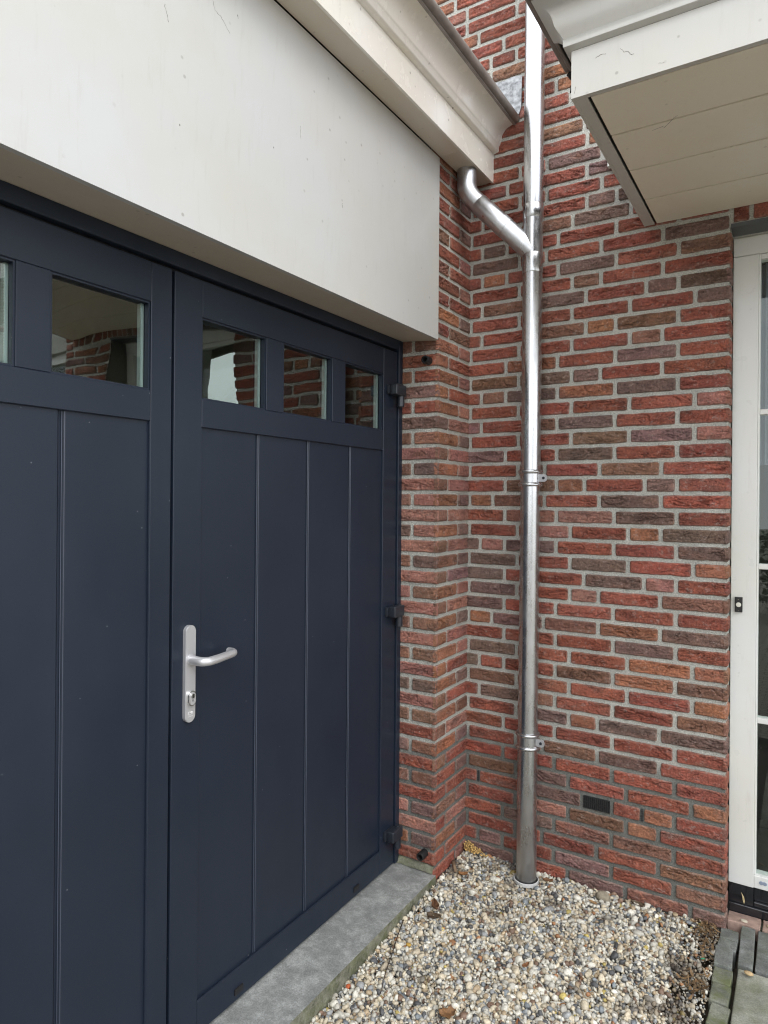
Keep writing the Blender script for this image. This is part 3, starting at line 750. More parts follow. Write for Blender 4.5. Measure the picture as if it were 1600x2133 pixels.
# ------------------------------------------------------------------ downpipe
dp = thing('downpipe', (.30, -.075, -.06), 'shiny round metal downpipe with a side branch, fixed to the brick wall', 'downpipe')
PX, PYp = .3000, -.0760; PR = .0380
def pxat(z): return .2965 + .0022 * z
bm = bmesh.new(); tube(bm, [(pxat(z), PYp, z) for z in (-.12, .47, 1.5, 2.295)], PR, 64); obj('lower_pipe', bm, M_ZINC, dp, True)
bm = bmesh.new(); tube(bm, [(pxat(2.285), PYp, 2.285), (pxat(2.29), PYp, 2.288), (pxat(2.36), PYp, 2.358), (pxat(2.36), PYp, 2.360)], [PR + .0008, PR + .0018, PR + .0018, PR + .0008], 64)
tube(bm, [(pxat(2.36), PYp, 2.3595), (pxat(2.5), PYp, 2.495)], PR + .0004, 64)
tube(bm, [(pxat(2.5), PYp, 2.4945), (pxat(2.5), PYp, 2.496), (pxat(2.55), PYp, 2.548), (pxat(2.55), PYp, 2.5495)], [PR + .0008, PR + .0020, PR + .0020, PR + .0008], 64)
obj('branch_piece', bm, M_ZINC, dp, True)
bm = bmesh.new(); tube(bm, [(pxat(2.54), PYp, 2.54), (pxat(3.2), PYp, 3.2), (pxat(4.6), PYp, 4.6)], PR + .0002, 64); obj('upper_pipe', bm, M_ZINC, dp, True)
e0 = Vector((.0545, -.150, 2.7145)); e1 = Vector((.0545, -.150, 2.625)); e2 = Vector((pxat(2.37), PYp, 2.368))
dvec = (e2 - e1).normalized()
bm = bmesh.new()
pts = [e0] + arc(e1 + Vector((0, 0, .034)), e1, e1 + dvec * .046, 12) + [e1 + dvec * .070]
tube(bm, pts, PR - .0002, 56); obj('elbow', bm, M_ZELB, dp, True)
bm = bmesh.new()
a0 = e1 + dvec * .070
tube(bm, [a0 - dvec * .004, a0 - dvec * .003, a0 + dvec * .12], [PR + .0004, PR + .0012, PR + .0012], 56)
tube(bm, [a0 + dvec * .119, a0 + dvec * .1195, a0 + dvec * .150, a0 + dvec * .1505], [PR + .0012, PR + .0022, PR + .0022, PR + .0010], 56)
tube(bm, [a0 + dvec * .150, e2], PR + .0008, 56)
obj('branch_pipe', bm, M_ZELB, dp, True)
for zc in (1.4970, .4870):
    bm = bmesh.new(); xx = pxat(zc)
    prof = [(-.032, PR + .0002), (-.0315, PR + .0050), (-.028, PR + .0088), (-.0225, PR + .0088), (-.018, PR + .0052), (-.0165, PR + .0024), (.0165, PR + .0024), (.018, PR + .0052), (.0225, PR + .0090), (.028, PR + .0090), (.0315, PR + .0052), (.032, PR + .0002)]
    tube(bm, [(xx, PYp, zc + a) for a, _ in prof], [r for _, r in prof], 64, cap=False)
    cl = obj('pipe_bracket', bm, M_ZINC, dp, True, 60)
    bm = bmesh.new()       # ear with screw on the right
    prism(bm, [(xx + PR - .002, zc - .0135), (xx + PR + .019, zc - .0145)] + [(xx + PR + .019 + .0135 * math.cos(t), zc + .0145 * math.sin(t)) for t in np.linspace(-1.4, 1.4, 9)] + [(xx + PR + .019, zc + .0145), (xx + PR - .002, zc + .0145)], 'y', PYp - .014, PYp - .0095)
    obj('bracket_ear', bm, M_ALU, cl)
    bm = bmesh.new(); tube(bm, [(xx + PR + .018, PYp - .0185, zc), (xx + PR + .018, PYp - .0142, zc)], [.0045, .0055], 16); obj('screw', bm, M_HINGE, cl, True)
    bm = bmesh.new(); tube(bm, [(xx, -.04, zc), (xx, .004, zc)], .005, 14); obj('wall_pin', bm, M_ZDULL, cl, True)
bm = bmesh.new()
V = []
tube(bm, [(pxat(-.05), PYp, -.0600), (pxat(-.05), PYp, -.0480), (pxat(-.05), PYp, -.0470)], [.0475, .0475, .0440], 48, cap=False)
tube(bm, [(pxat(-.05), PYp, -.0470), (pxat(-.05), PYp, -.0600)], [.0435, .0435], 48, cap=False)
obj('drain_collar', bm, simple('white_pvc', (.62, .63, .62), .4), dp, True)
settle(dp)

# ------------------------------------------------------------------ canopy over the front door
cp = thing('door_canopy', (.715, -.45, 2.41), 'cream moulded canopy with a planked underside, above the front door', 'canopy')
CX0, CY0, CX1 = .6970, -.9170, 2.36
bm = bmesh.new()
prism(bm, [(CX0, 2.410), (.7040, 2.410), (.7040, 2.528), (CX0, 2.528)], 'y', CY0 + .0095, -.0065)
prism(bm, [(.7042, 2.4105), (.7325, 2.4105), (.7325, 2.416), (.7042, 2.416)], 'y', CY0 + .0165, -.0070)
obj('side_board', bm, M_CANO, cp)
bm = bmesh.new()
prism(bm, [(CY0, 2.410), (CY0 + .009, 2.410), (CY0 + .009, 2.528), (CY0, 2.528)], 'x', CX0, CX1)
prism(bm, [(CY0 + .0092, 2.4105), (CY0 + .016, 2.4105), (CY0 + .016, 2.416), (CY0 + .0092, 2.416)], 'x', CX0, CX1)
obj('front_board', bm, M_CANO, cp)
# moulding mitred round the corner: offset outward with height
mo = [(.000, 2.5285), (.016, 2.5345), (.0165, 2.5370), (.0170, 2.5530), (.0150, 2.5545), (.0190, 2.5600), (.0240, 2.5680), (.0300, 2.5760), (.0335, 2.5840), (.0360, 2.5930), (.0385, 2.6030), (.0430, 2.6120), (.0520, 2.6210), (.0640, 2.6290), (.0780, 2.6340)]
bm = bmesh.new(); rows = []
for o_, z in mo:
    rows.append([bm.verts.new((CX0 - o_, -.008, z)), bm.verts.new((CX0 - o_, CY0 - o_, z)), bm.verts.new((CX1, CY0 - o_, z))])
for a, b_ in zip(rows, rows[1:]):
    for i in range(2): bm.faces.new((a[i], a[i + 1], b_[i + 1], b_[i]))
# keep the side return short: it stops a third of the way back, as the end cap
for r_ in rows: r_[0].co.y = CY0 + .10
obj('moulding', bm, M_CANO, cp, True, 55)
bm = bmesh.new()
box(bm, .5790, .5935, -.972, -.585, 2.692, 2.722, .004, 2); box(bm, .5937, .6050, -1.00, -.585, 2.689, 2.697, .002)
tube(bm, [(.575, -1.000, 2.672), (1.4, -1.000, 2.672), (CX1, -1.000, 2.672)], .012, 16)
obj('gutter_edge', bm, M_BEAD, cp)
bm = bmesh.new()
box(bm, .594, 2.36, -.995, -.4, 2.700, 2.76); box(bm, .70, 2.36, -.90, -.02, 2.53, 2.70); obj('roof_deck', bm, M_DARKROOM, cp)
bm = bmesh.new()
tube(bm, [(.588, -.585, 2.690), (.600, -.575, 2.676), (.622, -.565, 2.668)], [.010, .012, .004], 12, flat=.4)
tube(bm, [(.612, -.572, 2.672), (.598, -.568, 2.655), (.590, -.566, 2.640)], [.008, .011, .003], 12, flat=.4)
obj('rubber_flap', bm, M_GAP, cp, True)
bm = bmesh.new()
box(bm, .7335, .7395, CY0 + .017, -.007, 2.420, 2.424)
obj('shadow_gap', bm, M_GAP, cp)  # near-black strip painting the shade in the gap beside the planks
bm = bmesh.new()
js = [CY0 + .0165, -.6880, -.4585, -.2300, -.0055]
for i in range(4):
    a, b_ = js[i], js[i + 1]
    prism(bm, [(a + .0040, 2.4200), (a + .0040, 2.4118), (b_ - .0040, 2.4118), (b_ - .0040, 2.4200), (b_ - .0040, 2.424), (a + .0040, 2.424)], 'x', .7405, CX1 - .01)
box(bm, .7400, CX1 - .01, CY0 + .017, -.006, 2.4241, 2.428)
obj('planked_soffit', bm, M_PLANK, cp)
bm = bmesh.new(); box(bm, CX1 - .0095, CX1, CY0 + .0165, -.006, 2.4105, 2.528); obj('end_board', bm, M_CANO, cp)
for pts in ([(.7555, 2.4918), (.767, 2.4961), (.7807, 2.4937)], [(.8155, 2.4944), (.8234, 2.4837), (.8322, 2.4818), (.8389, 2.4726), (.8465, 2.4711)], [(.9003, 2.4303), (.9139, 2.428)], [(.7078, 2.4378), (.7044, 2.421)]):
    w_ = wiggle(pts, 4, .0012); bm = bmesh.new(); tube(bm, [(x, CY0 - .0001, z) for x, z in w_], [.0009 * random.uniform(.3, 1) for _ in w_], 5); obj('scuff_mark', bm, M_CRK, cp)
for pts in ([(.87, -.6559), (.8834, -.6721), (.9022, -.6948), (.9114, -.702)], [(.8426, -.6587), (.872, -.6682)]):
    w_ = wiggle(pts, 4, .0012); bm = bmesh.new(); tube(bm, [(x, y, 2.4117) for x, y in w_], [.0009 * random.uniform(.3, 1) for _ in w_], 5); obj('scuff_mark', bm, M_CRK, cp)
settle(cp)
# small white block on the wall beside the canopy
bm = bmesh.new(); box(bm, .5680, .640, -.028, -.0055, 2.652, 2.705, .003, 2)
o = obj('junction_box', bm, M_FRAME, None); tag(o, 'small white plastic box on the bricks, half hidden by the canopy edge', 'electrical box')

# ------------------------------------------------------------------ front door / sidelight unit
fd = thing('front_door', (1.45, .12, -.03), 'white framed glazed front door unit with a black plinth, at the right edge', 'front door')
YF = .1200
bm = bmesh.new()
box(bm, .9765, 1.0560, YF, YF + .09, .0550, 2.2845, .0025, 2)             # jamb
box(bm, .9765, 2.02, YF + .0005, YF + .09, 2.2860, 2.3520, .0020)              # head
box(bm, 1.94, 2.018, YF, YF + .09, .0550, 2.2845, .0025, 2)
box(bm, 1.40, 1.46, YF, YF + .09, .0550, 2.2845, .0025, 2)
obj('frame', bm, M_FRAME, fd)
for (xa, xb) in ((1.0562, 1.3998), (1.4602, 1.9398)):
    bm = bmesh.new()
    yb = YF + .006
    t = .0062
    box(bm, xa, xa + t, yb, YF + .05, .1000, 2.2845, .0015); box(bm, xb - t, xb, yb, YF + .05, .1000, 2.2845, .0015)
    box(bm, xa + t, xb - t, yb + .0005, YF + .05, 2.2665, 2.2845, .0015)
    box(bm, xa + t * 0, xb, YF + .0010, YF + .055, .0560, .0998, .002)             # bottom rail
    for zc in (1.7290, 1.1850, .6430): box(bm, xa + t, xb - t, yb + .0015, YF + .045, zc - .0095, zc + .0095, .002)
    sash = obj('glazed_sash', bm, M_FRAME, fd)
    bm = bmesh.new(); box(bm, xa + t, xb - t, YF + .022, YF + .025, .1000, 2.2665); obj('pane', bm, M_GLASS2, sash)
bm = bmesh.new(); box(bm, .9780, 1.0555, YF + .002, YF + .09, -.0120, .0545, .001); box(bm, 1.0565, 2.018, YF + .018, YF + .09, .004, .0545, .001)
box(bm, .9780, 2.018, YF - .008, YF + .09, -.0450, -.0125, .002); box(bm, 1.0565, 2.018, YF + .004, YF + .09, -.0123, .0035, .002)
obj('plinth', bm, M_BASEB, fd)
for xx in (1.0790, 1.0900, 1.33):
    bm = bmesh.new(); tube(bm, [(xx, YF + .0012, .0790), (xx, YF - .001, .0790)], [.007, .006], 14); obj('screw_cap', bm, simple('blue_grey_cap', (.25, .30, .38), .5), fd, True)
settle(fd)
# dim room and curtain behind the glass
rm = thing('house_interior', (1.5, .9, 0), 'dim plain room visible behind the front door glass', 'room')
bm = bmesh.new()
box(bm, .80, 1.38, .95, 1.0, -.05, 2.6); box(bm, 3.5, 4.2, .95, 1.0, -.05, 2.6); box(bm, 1.38, 3.5, .95, 1.0, -.05, .9); box(bm, 1.38, 3.5, .95, 1.0, 2.46, 2.6)  # far-wall opening added so sky brightens the garage window reflection
box(bm, .75, .80, .33, .95, -.05, 2.6); box(bm, 4.2, 4.25, .33, .95, -.05, 2.6); box(bm, .75, 4.2, .33, .95, 2.5, 2.6)
obj('room_wall', bm, M_DARKROOM, rm); bm = bmesh.new(); box(bm, .80, 4.2, .30, .95, -.06, -.04); obj('room_floor', bm, M_DARKROOM, rm); settle(rm)
V = []; F = []
for i in range(16):
    xx = 1.055 + i * .0035; yy = .30 + .014 * math.sin(i * .9) + .004 * math.sin(i * 2.3)
    V += [(xx, yy, 1.55), (xx, yy, 2.3)]
    if i: F.append((2 * i - 2, 2 * i, 2 * i + 1, 2 * i - 1))
cu = np_obj('curtain', V, F, [simple('blue_grey_curtain', (.20, .21, .27), .9)]); tag(cu, 'short blue grey curtain hanging behind the front door glass', 'curtain')

# doorbell
db = thing('doorbell', (1.0022, YF, 1.048), 'small black rectangular doorbell with a round white button on the white door frame', 'doorbell')
bm = bmesh.new(); box(bm, .9905, 1.0145, YF - .013, YF - .0002, 1.0215, 1.0745, .0018, 2); obj('housing', bm, M_BLACK, db)
bm = bmesh.new(); tube(bm, [(1.0025, YF - .0130, 1.0480), (1.0025, YF - .0155, 1.0480), (1.0025, YF - .0160, 1.0480)], [.0083, .0080, .0070], 28); obj('button', bm, simple('white_button', (.70, .70, .62), .4), db, True)
bm = bmesh.new(); box(bm, 1.0005, 1.0045, YF - .0136, YF - .0131, 1.0262, 1.0275); obj('tiny_mark', bm, simple('grey_print', (.20, .18, .14), .5), db)
bm = bmesh.new(); box(bm, 1.0000, 1.0040, YF - .0136, YF - .0131, 1.0655, 1.0672); obj('tiny_mark', bm, bpy.data.materials['grey_print'], db)
settle(db)

# second house window further right (only seen in reflections)
hwn = thing('house_window', (3.05, .06, 1.0), 'white framed window in the brick wall to the right of the door', 'window')
bm = bmesh.new()
for q in ((2.46, 2.53, .9, 2.35), (3.59, 3.66, .9, 2.35), (3.02, 3.08, .97, 2.28)): box(bm, q[0], q[1], .05, .12, q[2], q[3], .002)
box(bm, 2.53, 3.59, .05, .12, .9, .97, .002); box(bm, 2.53, 3.59, .05, .12, 2.28, 2.35, .002); obj('frame', bm, M_FRAME, hwn)
bm = bmesh.new(); box(bm, 2.53, 3.59, .085, .088, .97, 2.28); obj('pane', bm, M_GLASS2, hwn)
bm = bmesh.new(); box(bm, 2.46, 3.66, .0, .06, -.25, .898); obj('spandrel', bm, M_BRICK if False else simple('red_brick_panel', (.2, .07, .05), .9, var=.2), hwn); settle(hwn)

# ------------------------------------------------------------------ ground
def sheet(name, x0, x1, y0, y1, z, m, kind='structure', nx=1, ny=1):
    bm = bmesh.new(); vs = [bm.verts.new(p) for p in ((x0, y0, z), (x1, y0, z), (x1, y1, z), (x0, y1, z))]; bm.faces.new(vs)
    o = obj(name, bm, m); tag(o, kind=kind); return o
def pave_mat():
    m, n, b = mat('clay_paving')
    c = nd(n, 'ShaderNodeTexCoord'); t = nd(n, 'ShaderNodeTexBrick'); n.links.new(c.outputs['Object'], t.inputs['Vector'])
    t.inputs['Scale'].default_value = 5; t.inputs['Color1'].default_value = (.40, .36, .31, 1); t.inputs['Color2'].default_value = (.34, .31, .27, 1); t.inputs['Mortar'].default_value = (.05, .045, .04, 1)
    n.links.new(t.outputs['Color'], b.inputs['Base Color']); b.inputs['Roughness'].default_value = .9
    return m
sheet('ground', -60, 60, -60, 60, -.130, stone_mat('garden_ground', (.22, .21, .17), (.14, .15, .10), .2, .6))
sheet('driveway', -6, 9, -14, -1.95, -.060, pave_mat())
sheet('soil_bed', 0.0, 1.06, -1.95, .02, -.104, M_DIRT)

# gravel: one pile of individual pebbles
def gz(x, y):
    z = -.047 + .030 * np.minimum(0, y + .1)
    z = np.where((x < .3), z - .010 * np.clip(-y - .3, 0, 1), z)
    z = z - .016 * np.exp(-(((x - .30) ** 2 + (y + .10) ** 2) / .006))
    z = z + .006 * np.exp(-(((x - .03) ** 2 + (y + .05) ** 2) / .006))
    return np.maximum(z, -.092)
bmi = bmesh.new(); bmesh.ops.create_icosphere(bmi, subdivisions=2, radius=1.0); bmi.verts.index_update()
IV = np.array([v.co[:] for v in bmi.verts]); IF = np.array([[v.index for v in f.verts] for f in bmi.faces]); bmi.free()
PAL = np.array([(.64, .62, .54), (.58, .51, .38), (.50, .48, .42), (.30, .31, .31), (.22, .245, .26), (.09, .092, .095), (.40, .31, .20), (.50, .43, .32), (.34, .17, .08), (.46, .37, .12), (.20, .13, .09)])
PW = np.array([.26, .21, .17, .09, .045, .075, .06, .06, .012, .010, .045]); PW /= PW.sum()
P = []; S = []; LAY = []
for layer, (sp, r0, dz) in enumerate(((.0088, .0054, -.0090), (.0098, .0056, -.003), (.0138, .0064, .003))):
    nx = int(.965 / sp); ny = int(1.95 / sp)
    gx, gy = np.meshgrid((np.arange(nx) + .5) * sp + .012, -(np.arange(ny) + .5) * sp + .004, indexing='ij')
    gx = gx.ravel() + rng.normal(0, sp * .28, gx.size); gy = gy.ravel() + rng.normal(0, sp * .28, gx.size)
    keep = (gx > .008) & (gx < .965 - .0 * gy) & (gy < -.007)
    if layer == 2: keep &= rng.random(gx.size) < .80
    # out of view to the left below the frame: drop what the sill hides
    gx, gy = gx[keep], gy[keep]
    # bare, dirty strip beside the kerb and patch near the pipe
    m_ = mnoise
    bare = np.array([mnoise.noise(Vector((a * 9, b_ * 7, 1.5))) for a, b_ in zip(gx, gy)])
    pk = 1 - .75 * np.clip((gx - .80) / .12, 0, 1) * np.clip(.9 + bare * 1.2, 0, 1) - (.45 * np.clip(bare * 2.2 - .25, 0, 1) if layer else 0)
    kk = rng.random(gx.size) < (pk if layer else np.maximum(pk, .8))
    gx, gy = gx[kk], gy[kk]
    s = r0 * np.exp(rng.normal(0, .36, gx.size)); s = np.clip(s, .0026, .0145)
    s = np.where(gx > .86, s * .8, s)
    z = gz(gx, gy) + dz + rng.normal(0, .0014, gx.size)
    P.append(np.stack([gx, gy, z], 1)); S.append(s); LAY.append(np.full(len(s), layer))
P = np.vstack(P); S = np.concatenate(S); LAY = np.concatenate(LAY); n = len(P)
q = rng.normal(size=(n, 4)); q /= np.linalg.norm(q, axis=1)[:, None]
w, a, b_, c = q.T
RM = np.stack([1 - 2 * (b_ * b_ + c * c), 2 * (a * b_ - c * w), 2 * (a * c + b_ * w), 2 * (a * b_ + c * w), 1 - 2 * (a * a + c * c), 2 * (b_ * c - a * w), 2 * (a * c - b_ * w), 2 * (b_ * c + a * w), 1 - 2 * (a * a + b_ * b_)], 1).reshape(n, 3, 3)
ax = np.stack([rng.uniform(.95, 1.5, n), rng.uniform(.8, 1.1, n), rng.uniform(.55, .85, n)], 1)
loc = IV[None] * ax[:, None, :]
# lumpy outline: a few random directions pushed in, so stones are faceted rather than egg-like
for _ in range(4):
    d = rng.normal(size=(n, 3)); d /= np.linalg.norm(d, axis=1)[:, None]; cut = rng.uniform(.52, .95, n)
    pr = np.einsum('nij,nj->ni', loc, d); over = np.clip(pr - cut[:, None], 0, None) * .8
    loc = loc - over[..., None] * d[:, None, :]
loc = loc * (1 + rng.normal(0, .03, loc.shape[:2]))[..., None]
W = np.einsum('nij,nvj->nvi', RM, loc) * S[:, None, None]
W[..., 2] *= .9
# fewer corners than half-buried: keep clear of the downpipe
dp_d = np.hypot(P[:, 0] - .297, P[:, 1] + .076); ok = dp_d > .040 + S
W = W[ok] + P[ok][:, None, :]; S_ = S[ok]; n = len(W)
ci = rng.choice(len(PAL), n, p=PW); cc = PAL[ci] * np.exp(rng.normal(0, .13, (n, 1)))
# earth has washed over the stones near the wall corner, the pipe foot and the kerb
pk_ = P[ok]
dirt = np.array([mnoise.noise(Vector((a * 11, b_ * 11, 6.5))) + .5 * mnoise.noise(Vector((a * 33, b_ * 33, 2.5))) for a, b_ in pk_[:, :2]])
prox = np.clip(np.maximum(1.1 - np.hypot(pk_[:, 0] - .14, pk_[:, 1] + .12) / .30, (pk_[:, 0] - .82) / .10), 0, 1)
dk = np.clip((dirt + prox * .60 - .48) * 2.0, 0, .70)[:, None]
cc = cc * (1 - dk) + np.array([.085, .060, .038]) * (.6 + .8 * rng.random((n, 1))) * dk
Vp = W.reshape(-1, 3); Fp = (IF[None] + (np.arange(n) * len(IV))[:, None, None]).reshape(-1, 3); Cp = np.repeat(cc, len(IV), 0)
g = np_obj('gravel', Vp, Fp, [M_PEB], cols=Cp); tag(g, kind='stuff')

# ---- single stones and litter lying on the gravel
def stone(x, y, r, col, label, name='stone', sc=(1.2, .9, .7), rot=0, dz=0):
    v = IV.copy(); bmx = bmesh.new(); bmesh.ops.create_icosphere(bmx, subdivisions=4, radius=1.0)
    for vv in bmx.verts:
        d = 1 + .16 * mnoise.noise(vv.co * 1.4 + Vector((x * 9, y * 7, 0))) + .04 * mnoise.noise(vv.co * 6)
        vv.co = Vector((vv.co.x * sc[0], vv.co.y * sc[1], vv.co.z * sc[2])) * r * d
    bmesh.ops.rotate(bmx, verts=bmx.verts, matrix=Matrix.Rotation(rot, 3, 'Z'))
    z = float(gz(np.array(x), np.array(y)))
    bmesh.ops.translate(bmx, verts=bmx.verts, vec=(x, y, z + r * sc[2] * .6 + dz))
    return tag(obj(name, bmx, simple(name + '_col', col, .85, var=.3, vs=70, bmp=.5, bs=150, bd=.002), None, True, 180), label, 'stone')
stone(.5836, -.066, .0225, (.27, .235, .175), 'largest rough brown stone in the gravel, against the foot of the brick wall', sc=(1.15, .8, .95))
stone(.0290, -.893, .0085, (.42, .10, .035), 'small orange red pebble beside the mossy edge of the sill stone', sc=(.8, 1.2, .7))
stone(.9337, -.2115, .0060, (.02, .22, .12), 'tiny green pebble in the dirt beside the kerb stones', sc=(1.5, .7, .6), rot=.7)
stone(.0960, -.640, .0080, (.45, .28, .06), 'small yellow ochre pebble in the gravel near the middle of the sill stone', sc=(1.2, .9, .7))

def leafmesh(x, y, size, rot, curl, col, label, cat='leaf', name='dry_leaf', group=None, lobes=0, asp=.5, dz=.006):
    nu, nv = 14, 9; V = []; F = []; Cc = []
    z = float(gz(np.array(x), np.array(y))) + dz
    cr, sr = math.cos(rot), math.sin(rot); sx = x * 37
    for i in range(nu + 1):
        t = i / nu; wdt = asp * math.sin(math.pi * (t ** .8)) ** .8
        if lobes: wdt *= 1 + .28 * math.sin(t * lobes * 2 * math.pi)
        for j in range(nv + 1):
            s = (j / nv) * 2 - 1
            px_ = (t - .5) * size; py_ = s * wdt * size * .5
            pz = curl * size * (s * s * .45 + (t - .5) ** 2 * 1.2) + size * .07 * mnoise.noise(Vector((t * 4 + sx, s * 2, 1)))
            V.append((x + px_ * cr - py_ * sr, y + px_ * sr + py_ * cr, z + pz + .002))
            k = .8 + .35 * mnoise.noise(Vector((t * 6 + sx, s * 5, 4))) - (.25 if abs(s) < .15 else 0)
            Cc.append([c_ * k for c_ in col])
    for i in range(nu):
        for j in range(nv):
            a = i * (nv + 1) + j; F.append((a, a + nv + 1, a + nv + 2, a + 1))
    o = np_obj(name, V, F, [M_LEAF], cols=np.array(Cc))
    md = o.modifiers.new('thick', 'SOLIDIFY'); md.thickness = .0006
    return tag(o, label, cat, group)
leafmesh(.3438, -.848, .052, .9, .28, (.30, .155, .065), 'big lobed brown oak leaf on the gravel, lowest in the picture', lobes=3, asp=.75, dz=.010)
leafmesh(.0850, -.430, .055, 2.2, .40, (.16, .075, .035), 'dark reddish brown dead leaf curled beside the sill stone', asp=.5, dz=.008)
leafmesh(.1060, -.480, .050, .3, .35, (.10, .065, .035), 'dull dark brown crumpled leaf lying next to the reddish one by the sill stone', asp=.6, dz=.006)
leafmesh(.0868, -.200, .036, .6, .45, (.33, .15, .05), 'small orange brown leaf on the gravel, in the inner brick corner', asp=.5, dz=.008)
leafmesh(.4650, -.545, .030, 1.2, .3, (.26, .11, .04), 'small rust brown leaf scrap in the middle of the gravel', asp=.45, dz=.008)
leafmesh(.5600, -.115, .034, 2.9, .2, (.42, .26, .12), 'tan leaf lying in front of the largest brown stone', asp=.4, dz=.008)
leafmesh(.3760, -.060, .040, .2, .3, (.22, .11, .05), 'brown leaf against the wall just right of the downpipe foot', asp=.5, dz=.008)
leafmesh(.7000, -.040, .050, 3.0, .3, (.12, .085, .05), 'dark brown leaf against the foot of the wall, under the weep slot', asp=.5, dz=.006)
leafmesh(.5300, -.780, .036, 2.0, .3, (.24, .10, .04), 'rusty leaf scrap near the bottom of the picture, to the right of the oak leaf', asp=.45, dz=.009)
# piles of dead leaves by the kerb: nobody could count them
for (cx_, cy__, nn, sp) in ((.930, -.055, 60, .030), (.925, -.345, 50, .026), (.940, -.16, 26, .03)):
    V = []; F = []; Cc = []; k0 = 0
    for i in range(nn):
        x = cx_ + rng.normal(0, sp * .75); y = cy__ + rng.normal(0, sp * 1.2); x = min(x, .956); y = min(y, -.012)
        L = rng.uniform(.010, .026); wd_ = rng.uniform(.002, .006); rot = rng.uniform(0, math.pi); z = float(gz(np.array(x), np.array(y))) + rng.uniform(.000, .012)
        cr, sr = math.cos(rot), math.sin(rot); tl = rng.normal(0, .35); col = PAL[6] * rng.uniform(.2, .65) * np.array([1, .8, .58])
        for a in range(5):
            t = a / 4 - .5; bend = .35 * L * (t * t * 4)
            for s in (-1, 1):
                ww = wd_ * (1 - abs(t) * 1.2)
                V.append((x + t * L * cr - s * ww * sr, y + t * L * sr + s * ww * cr, z + bend * .5 + t * L * tl + .001)); Cc.append(col)
        for a in range(4): F.append((k0 + 2 * a, k0 + 2 * a + 1, k0 + 2 * a + 3, k0 + 2 * a + 2))
        k0 += 10
    o = np_obj('leaf_litter', V, F, [M_LEAF], cols=np.array(Cc)); tag(o, kind='stuff')
# yellow granules clump in the inner corner
V = []; F = []; Cc = []
pos = []
for i in range(170):
    x = .022 + abs(rng.normal(0, .030)); y = -.022 - abs(rng.normal(0, .016)); 
    if i > 100: x = .075 + rng.normal(0, .03); y = -.03 - abs(rng.normal(0, .012))
    pos.append((max(.009, x), y, float(gz(np.array(x), np.array(y))) + .013 + max(0, .036 - math.hypot(x - .02, y + .015) * .35) * rng.random(), rng.uniform(.0022, .0042)))
for i, (x, y, z, r) in enumerate(pos):
    V.append(IV * r + np.array([x, y, z])); F.append(IF + i * len(IV)); Cc.append(np.repeat((np.array([.50, .33, .12]) * rng.uniform(.6, 1.4))[None], len(IV), 0))
o = np_obj('dried_foam', np.vstack(V), np.vstack(F), [M_PEB], cols=np.vstack(Cc)); tag(o, 'crumbly heap of yellowish beads in the inner brick corner', 'foam crumbs')
# cork-like stick and twigs
def twig(pts, r, col, label, name='twig'):
    bm = bmesh.new(); pp = [(x, y, float(gz(np.array(x), np.array(y))) + dz) for x, y, dz in pts]
    tube(bm, pp, [r * (1 - .5 * i / len(pp)) for i in range(len(pp))], 8)
    return tag(obj(name, bm, simple(name + '_bark', col, .85, var=.3, vs=60), None, True, 180), label, 'twig')
twig([(.020, -.150, .016), (.036, -.172, .012), (.052, -.194, .008)], .0085, (.19, .13, .08), 'stubby brown bark stick against the pier foot')
twig([(.030, -.560, .018), (.052, -.640, .014), (.078, -.715, .012), (.100, -.790, .011), (.132, -.870, .008)], .0018, (.04, .022, .015), 'long thin dark twig on the gravel beside the sill stone')
twig([(.21, -.74, .010), (.232, -.765, .012), (.245, -.79, .010)], .0012, (.35, .30, .12), 'short pale straw stalk on the gravel, near the long dark twig')

# ------------------------------------------------------------------ kerb stones, pavers, slabs
def block(name, x0, x1, y0, y1, z, m, label, cat, group=None, rot=0, th=.06, bev=.004, skew=0):
    bm = bmesh.new(); box(bm, x0, x1, y0, y1, z - th, z)
    bmesh.ops.bevel(bm, geom=list(bm.edges), offset=bev, segments=3, affect='EDGES', profile=.6)
    bmesh.ops.triangulate(bm, faces=bm.faces); 
    bmesh.ops.subdivide_edges(bm, edges=[e for e in bm.edges if e.calc_length() > .02], cuts=3, use_grid_fill=True)
    for v in bm.verts:
        v.co.x += skew * (v.co.y - (y0 + y1) / 2)
        nz = mnoise.noise(v.co * 60) * .0012 + mnoise.noise(v.co * 20 + Vector((3, 0, 0))) * .0018
        v.co += Vector((nz, nz * .7, nz))
    c = Vector(((x0 + x1) / 2, (y0 + y1) / 2, z)); bmesh.ops.rotate(bm, verts=bm.verts, cent=c, matrix=Matrix.Rotation(rot, 3, 'Z'))
    o = obj(name, bm, m, None, True, 40); tag(o, label, cat, group); return o
ZK = -.046
kb = [(-.062, .000, ZK, M_PAVER, 'dark square kerb stone touching the corner of the brick wall, first in the row'),
      (-.118, -.064, ZK - .001, M_PAVER, 'dark square kerb stone, second in the row from the brick wall'),
      (-.222, -.120, ZK + .006, M_PAVER, 'raised grey kerb stone, third from the wall, jutting out over the gravel'),
      (-.300, -.225, ZK - .002, M_PAVERM, 'kerb stone with thin green moss, fourth from the wall'),
      (-.392, -.303, ZK - .003, M_PAVERM, 'brightest green mossy kerb stone, fifth from the wall'),
      (-.490, -.395, ZK - .006, M_PAVERM, 'long greyish mossy kerb stone, sixth from the wall beside the big flagstone'),
      (-.600, -.493, ZK - .008, M_PAVERM, 'kerb stone cut by the bottom edge of the picture, last of the row')]
